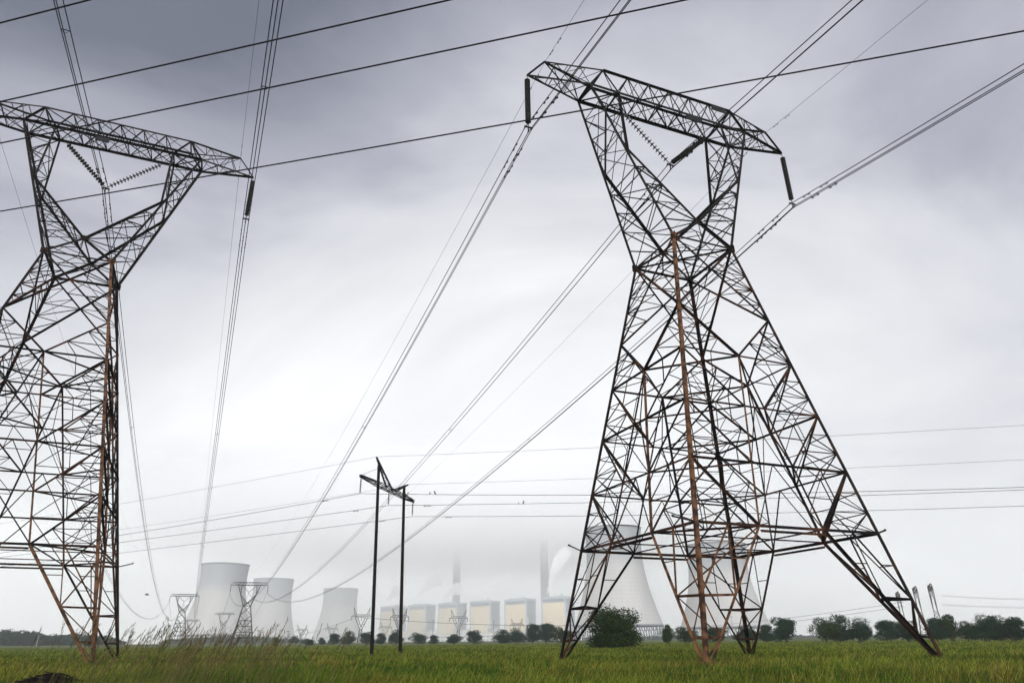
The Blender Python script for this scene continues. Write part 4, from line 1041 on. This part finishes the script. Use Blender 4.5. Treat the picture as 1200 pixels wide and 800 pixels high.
# ------------------------------------------------------------------ other pylons
def horned(px, Y, topy, rz, lab, k=1.0, group='faint horned pylons before the power station', wide=1.0, pk=34.0, kc=1.0):
    q = at(px, 746, Y); H = at(px, topy, Y).z - GZ
    root = empty('horned_pylon', (q.x, Y, GZ), rz, lab, 'pylon', group)
    s = H / pk; t = 0.16 * k
    V = lambda x, y_, z: Vector((x * s * wide, y_ * s, z * s))
    for sx in (-1, 1):
        for sy in (-1, 1):
            b = MB(); b.angle(V(sx * 2.6, sy * 2.6, 0), V(sx * 1.0, sy * 0.9, 15.5), t * 1.3); b.build('leg', M_far, root)
    b = MB()
    zs = [2, 5, 8, 11, 13.5, 15.5]
    for a_, c_ in zip(zs[:-1], zs[1:]):
        w0, w1 = 2.6 - 1.65 * a_ / 15.5, 2.6 - 1.65 * c_ / 15.5
        for sx, sy in ((-1, -1), (1, -1), (1, 1), (-1, 1)):
            nx, ny = -sy, sx
            if (sx, sy) in ((-1, -1), (1, -1), (1, 1), (-1, 1)):
                nx_, ny_ = {(-1, -1): (1, -1), (1, -1): (1, 1), (1, 1): (-1, 1), (-1, 1): (-1, -1)}[(sx, sy)]
                b.angle(V(sx * w0, sy * w0, a_), V(nx_ * w1, ny_ * w1, c_), t * 0.6); b.angle(V(nx_ * w0, ny_ * w0, a_), V(sx * w1, sy * w1, c_), t * 0.6)
                b.angle(V(sx * w1, sy * w1, c_), V(nx_ * w1, ny_ * w1, c_), t * 0.6)
    b.build('body_bracing', M_far, root)
    for sx in (-1, 1):
        b = MB()
        for sy in (-1, 1):
            b.angle(V(sx * 1.0, sy * 0.9, 15.5), V(sx * 6.2, sy * 0.8, 26), t * 1.1); b.angle(V(0, sy * 0.9, 16.8), V(sx * 3.6, sy * 0.8, 26), t)
            for q_ in range(4):
                b.angle(lerp(V(sx * 1.0, sy * 0.9, 15.5), V(sx * 6.2, sy * 0.8, 26), (q_ + 0.6) / 4.6), lerp(V(0, sy * 0.9, 16.8), V(sx * 3.6, sy * 0.8, 26), (q_ + 0.2) / 4), t * 0.55)
        b.build('horn', M_far, root)
    t = t * kc
    b = MB()
    for sy in (-1, 1):
        b.angle(V(-9.5, 0, 26), V(-6.2, sy * 0.8, 26), t); b.angle(V(9.5, 0, 26), V(6.2, sy * 0.8, 26), t)
        b.angle(V(-6.2, sy * 0.8, 26), V(6.2, sy * 0.8, 26), t); b.angle(V(-6.2, sy * 0.8, 27.6), V(6.2, sy * 0.8, 27.6), t)
        for sx in (-1, 1): b.angle(V(sx * 9.5, 0, 26), V(sx * 6.2, sy * 0.8, 27.6), t)
        for q_ in range(8): b.angle(V(-6.2 + q_ * 1.55, sy * 0.8, 26 if q_ % 2 else 27.6), V(-4.65 + q_ * 1.55, sy * 0.8, 27.6 if q_ % 2 else 26), t * 0.6)
    b.build('crossarm', M_far, root)
    for sx in (-1, 1):
        b = MB()
        for sy in (-1, 1): b.angle(V(sx * 4.6, sy * 0.8, 27.6), V(sx * 7.6, 0, pk), t); b.angle(V(sx * 6.6, sy * 0.6, 27.3), V(sx * 7.6, 0, pk), t)
        b.build('peak', M_far, root)
    ins = []
    lab2 = lab.split(' of three')[0] if 'of three' in lab else lab
    for x in (-9.3, 0, 9.3):
        b = MB(); b.tube([V(x, 0, 26), V(x, 0, 22.6)], 0.2 * k * 0.6, 6); o = b.build('insulator_string', M_glass); o.matrix_world = Matrix.Translation(root.location) @ Matrix.Rotation(rz, 4, 'Z')
        tag(o, ('left' if x < 0 else 'right' if x else 'middle') + ' insulator of the ' + lab2, 'insulator', 'tiny insulators on the distant pylons')
    return root, s * wide
G_r = 'end-on pylons above the right trees'
horned(422, 720, 711, 0.35, 'faint eared pylon just left of the H pole', 1.9)
horned(467, 700, 712, -0.25, 'eared pylon behind the right pole of the H frame', 1.9)
horned(537, 690, 714, 0.1, 'eared pylon in front of the third boiler house', 1.9)
horned(388, 1050, 730, 0.1, 'tiny eared pylon at the foot of the third left cooling tower', 2.4)
horned(353, 1150, 731.5, 0.1, 'tiny eared pylon just right of the second left cooling tower', 2.4)
horned(451, 1100, 728, 0.2, 'tiny eared pylon between the H frame poles', 2.2)
horned(606, 950, 724, 0.15, 'tiny eared pylon near the fifth boiler house', 2.2)
e1 = horned(1063, 560, 693, 1.17, 'leftmost of three end-on pylons above the right trees', 1.5, G_r, 0.8, 29.0, 2.0)
e2 = horned(1085, 500, 687, 1.15, 'middle one of three end-on pylons above the right trees', 1.5, G_r, 0.8, 29.0, 2.0)
e3 = horned(1104, 470, 684, 1.13, 'rightmost of three end-on pylons above the right trees', 1.5, G_r, 0.8, 29.0, 2.0)
# their lines: rightwards out of the picture and left behind the right pylon
def farwire(A, B, sag, r, lab, group='distant wires low on the horizon'):
    A = Vector(A); B = Vector(B); b = MB(); b.tube([p - A for p in span(A, B, sag, 50, 1)], r, 5); o = b.build('distant_wire', M_wire); o.location = A; tag(o, lab, 'power line', group)
for k_, (dy, nm) in enumerate(((0, 'upper'), (10.5, 'lower'))):
    for j_, dx in enumerate((0, 1.6)):
        farwire(at(1104, 697 + dy + dx * 0.6, 470), at(1330, 700 + dy * 0.8 + dx, 300), 1.2, 0.05, f'{nm} {"front" if j_ else "back"} distant strand right of the three end-on pylons')
farwire(at(1059, 705, 555), at(600, 738, 900), 9, 0.11, 'distant wire sagging left from the end-on pylons behind the right pylon, upper one')
farwire(at(1059, 710, 555), at(600, 742, 900), 9, 0.11, 'distant wire sagging left from the end-on pylons behind the right pylon, lower one')
farwire(at(700, 732, 640), at(414, 722, 720), 3, 0.16, 'distant wire running past the two eared pylons in front of the boiler houses')
farwire(at(414, 724, 720), at(300, 749, 1100), 6, 0.13, 'distant wire dropping left from the faint pylon left of the H pole')
# thin lamp masts by the station
M_pale = mat('galvanised mast', (0.2, 0.2, 0.2), (0.3, 0.3, 0.3), 1, 0.6)
for px, ty, Y, lab in ((302, 738, 420, 'short mast left of the second left cooling tower base'), (337, 739, 450, 'short mast right of the second left cooling tower base'), (45, 742, 500, 'thin mast over the far left wood'), (860, 722, 640, 'thin mast between the right pylon feet'), (578, 727, 900, 'thin mast left of the fifth boiler house'), (507, 726, 900, 'thin mast before the second boiler house')):
    q = at(px, 746, Y); H = at(px, ty, Y).z - GZ; root = empty('lamp_mast', (q.x, Y, GZ), 0, lab, 'mast', 'thin masts near the power station')
    b = MB(); b.tube([(0, 0, 0), (0, 0, H)], [0.0004 * Y + 0.08, 0.0003 * Y + 0.04], 8); b.build('pole', M_pale, root)
    b = MB(); b.box((0, 0, H - 0.2), (0.003 * Y + 0.3, 0.4, 0.35)); b.build('lamp_head', M_top, root)

# ------------------------------------------------------------------ steam, low cloud, haze
def volume_mat(name, col, dens, aniso=0.2):
    m = bpy.data.materials.new(name); m.use_nodes = True; t = m.node_tree; t.nodes.remove(t.nodes['Principled BSDF'])
    v = t.nodes.new('ShaderNodeVolumePrincipled'); v.inputs['Color'].default_value = (*col, 1); v.inputs['Density'].default_value = dens; v.inputs['Anisotropy'].default_value = aniso
    t.links.new(v.outputs[0], t.nodes['Material Output'].inputs['Volume']); return m, v, t
M_steam, _, _ = volume_mat('steam', (1, 1, 1), 0.06, 0.0)
def plume(px, y0, px1, y1, Y, r0, r1, lab, seed):
    g = random.Random(seed); A = at(px, y0, Y); B = at(px1, y1, Y); root = B - A
    import bmesh
    bm = bmesh.new()
    nn = 16
    for i in range(nn):
        t = i / (nn - 1); r_ = (r0 + (r1 - r0) * t) * g.uniform(0.8, 1.4); c = root * t + Vector((g.uniform(-1, 1), g.uniform(-1, 1), g.uniform(-1, 1))) * r_ * 0.5 + Vector((0, 0, 0.28 * root.length * math.sin(math.pi * t) * 0.4))
        mt_ = Matrix.Translation(c) @ Matrix.Scale(r_, 4) 
        bmesh.ops.create_icosphere(bm, subdivisions=2, radius=1.0, matrix=mt_)
    me = bpy.data.meshes.new('steam_plume'); bm.to_mesh(me); bm.free(); me.materials.append(M_steam)
    o = bpy.data.objects.new('steam_plume', me); C.objects.link(o); o.location = A
    md = o.modifiers.new('r', 'REMESH'); md.mode = 'VOXEL'; md.voxel_size = max(1.2, r1 * 0.2)
    tx = bpy.data.textures.new('steam lumps', 'CLOUDS'); tx.noise_scale = r1 * 0.9; dm = o.modifiers.new('d', 'DISPLACE'); dm.texture = tx; dm.strength = r1 * 0.9; dm.mid_level = 0.5
    tag(o, lab, 'steam', 'steam plumes rising from the boiler houses', 'stuff')
plume(453, 706, 466, 689, 2630, 5, 16, 'faint steam plume over the first boiler house', 1)
plume(485, 703, 513, 680, 2550, 5, 17, 'thin slanting steam plume over the second boiler house', 2)
plume(523, 702, 536, 688, 2470, 7, 14, 'short thick steam puff in front of the left chimney', 3)
plume(561, 698, 594, 677, 2380, 5, 16, 'slanting steam plume over the fourth boiler house', 4)
plume(642, 696, 659, 652, 2200, 5, 17, 'tall steam plume right of the right chimney', 5)

# low cloud that swallows the chimney tops
mlc, vlc, tlc = volume_mat('low cloud', (1, 1, 1), 0.0, 0.3)
tcn = tlc.nodes.new('ShaderNodeTexCoord'); spn = tlc.nodes.new('ShaderNodeSeparateXYZ'); tlc.links.new(tcn.outputs['Object'], spn.inputs[0])
def tm(op, a, b_=None, c_=None):
    n = tlc.nodes.new('ShaderNodeMath'); n.operation = op
    for i, v in enumerate((a, b_, c_)):
        if v is None: continue
        if isinstance(v, (int, float)): n.inputs[i].default_value = v
        else: tlc.links.new(v, n.inputs[i])
    return n.outputs[0]
ln = tlc.nodes.new('ShaderNodeVectorMath'); ln.operation = 'LENGTH'; tlc.links.new(tcn.outputs['Object'], ln.inputs[0])      # the mesh is a unit ball scaled into a lens
fall = tm('SUBTRACT', 1.0, ln.outputs['Value']); fall = tm('MAXIMUM', fall, 0.0); fall = tm('MULTIPLY', fall, fall)
tlc.links.new(tm('MULTIPLY', fall, 0.022), vlc.inputs['Density'])
me = bpy.data.meshes.new('low_cloud')
import bmesh
bm = bmesh.new(); bmesh.ops.create_icosphere(bm, subdivisions=4, radius=1.0); bm.to_mesh(me); bm.free(); me.materials.append(mlc)
o = bpy.data.objects.new('low_cloud', me); C.objects.link(o); o.location = (-60, 2560, 440); o.scale = (1900, 900, 265)
tag(o, 'low grey cloud hiding the tops of the two chimneys', 'cloud', kind='stuff')

mf, vf, tf = volume_mat('fog', (1, 1, 1), 0.0, 0.1)
tcf = tf.nodes.new('ShaderNodeTexCoord'); lf = tf.nodes.new('ShaderNodeVectorMath'); lf.operation = 'LENGTH'; tf.links.new(tcf.outputs['Object'], lf.inputs[0])
m1 = tf.nodes.new('ShaderNodeMath'); m1.operation = 'SUBTRACT'; m1.use_clamp = True; m1.inputs[0].default_value = 1.0; tf.links.new(lf.outputs['Value'], m1.inputs[1])
m2 = tf.nodes.new('ShaderNodeMath'); m2.operation = 'MULTIPLY'; m2.inputs[1].default_value = 0.0006; tf.links.new(m1.outputs[0], m2.inputs[0]); tf.links.new(m2.outputs[0], vf.inputs['Density'])
me = bpy.data.meshes.new('fog_bank'); bm = bmesh.new(); bmesh.ops.create_icosphere(bm, subdivisions=4, radius=1.0); bm.to_mesh(me); bm.free(); me.materials.append(mf)
o = bpy.data.objects.new('fog_bank', me); C.objects.link(o); o.location = (-100, 2700, 60); o.scale = (3200, 1750, 520)
tag(o, 'pale fog bank lying over the power station', 'fog', kind='stuff')

mh, vh, th = volume_mat('haze', (0.98, 0.99, 1.0), 0.0002, 0.2)
b = MB(); b.box((0, 0, 0), (1, 1, 1)); o = b.build('haze', mh); o.location = (0, 0, (GZ - 1 + 385) / 2); o.scale = (9400, 9400, 385 - GZ + 1)
tag(o, 'thin even haze over the whole plain', 'haze', kind='stuff')
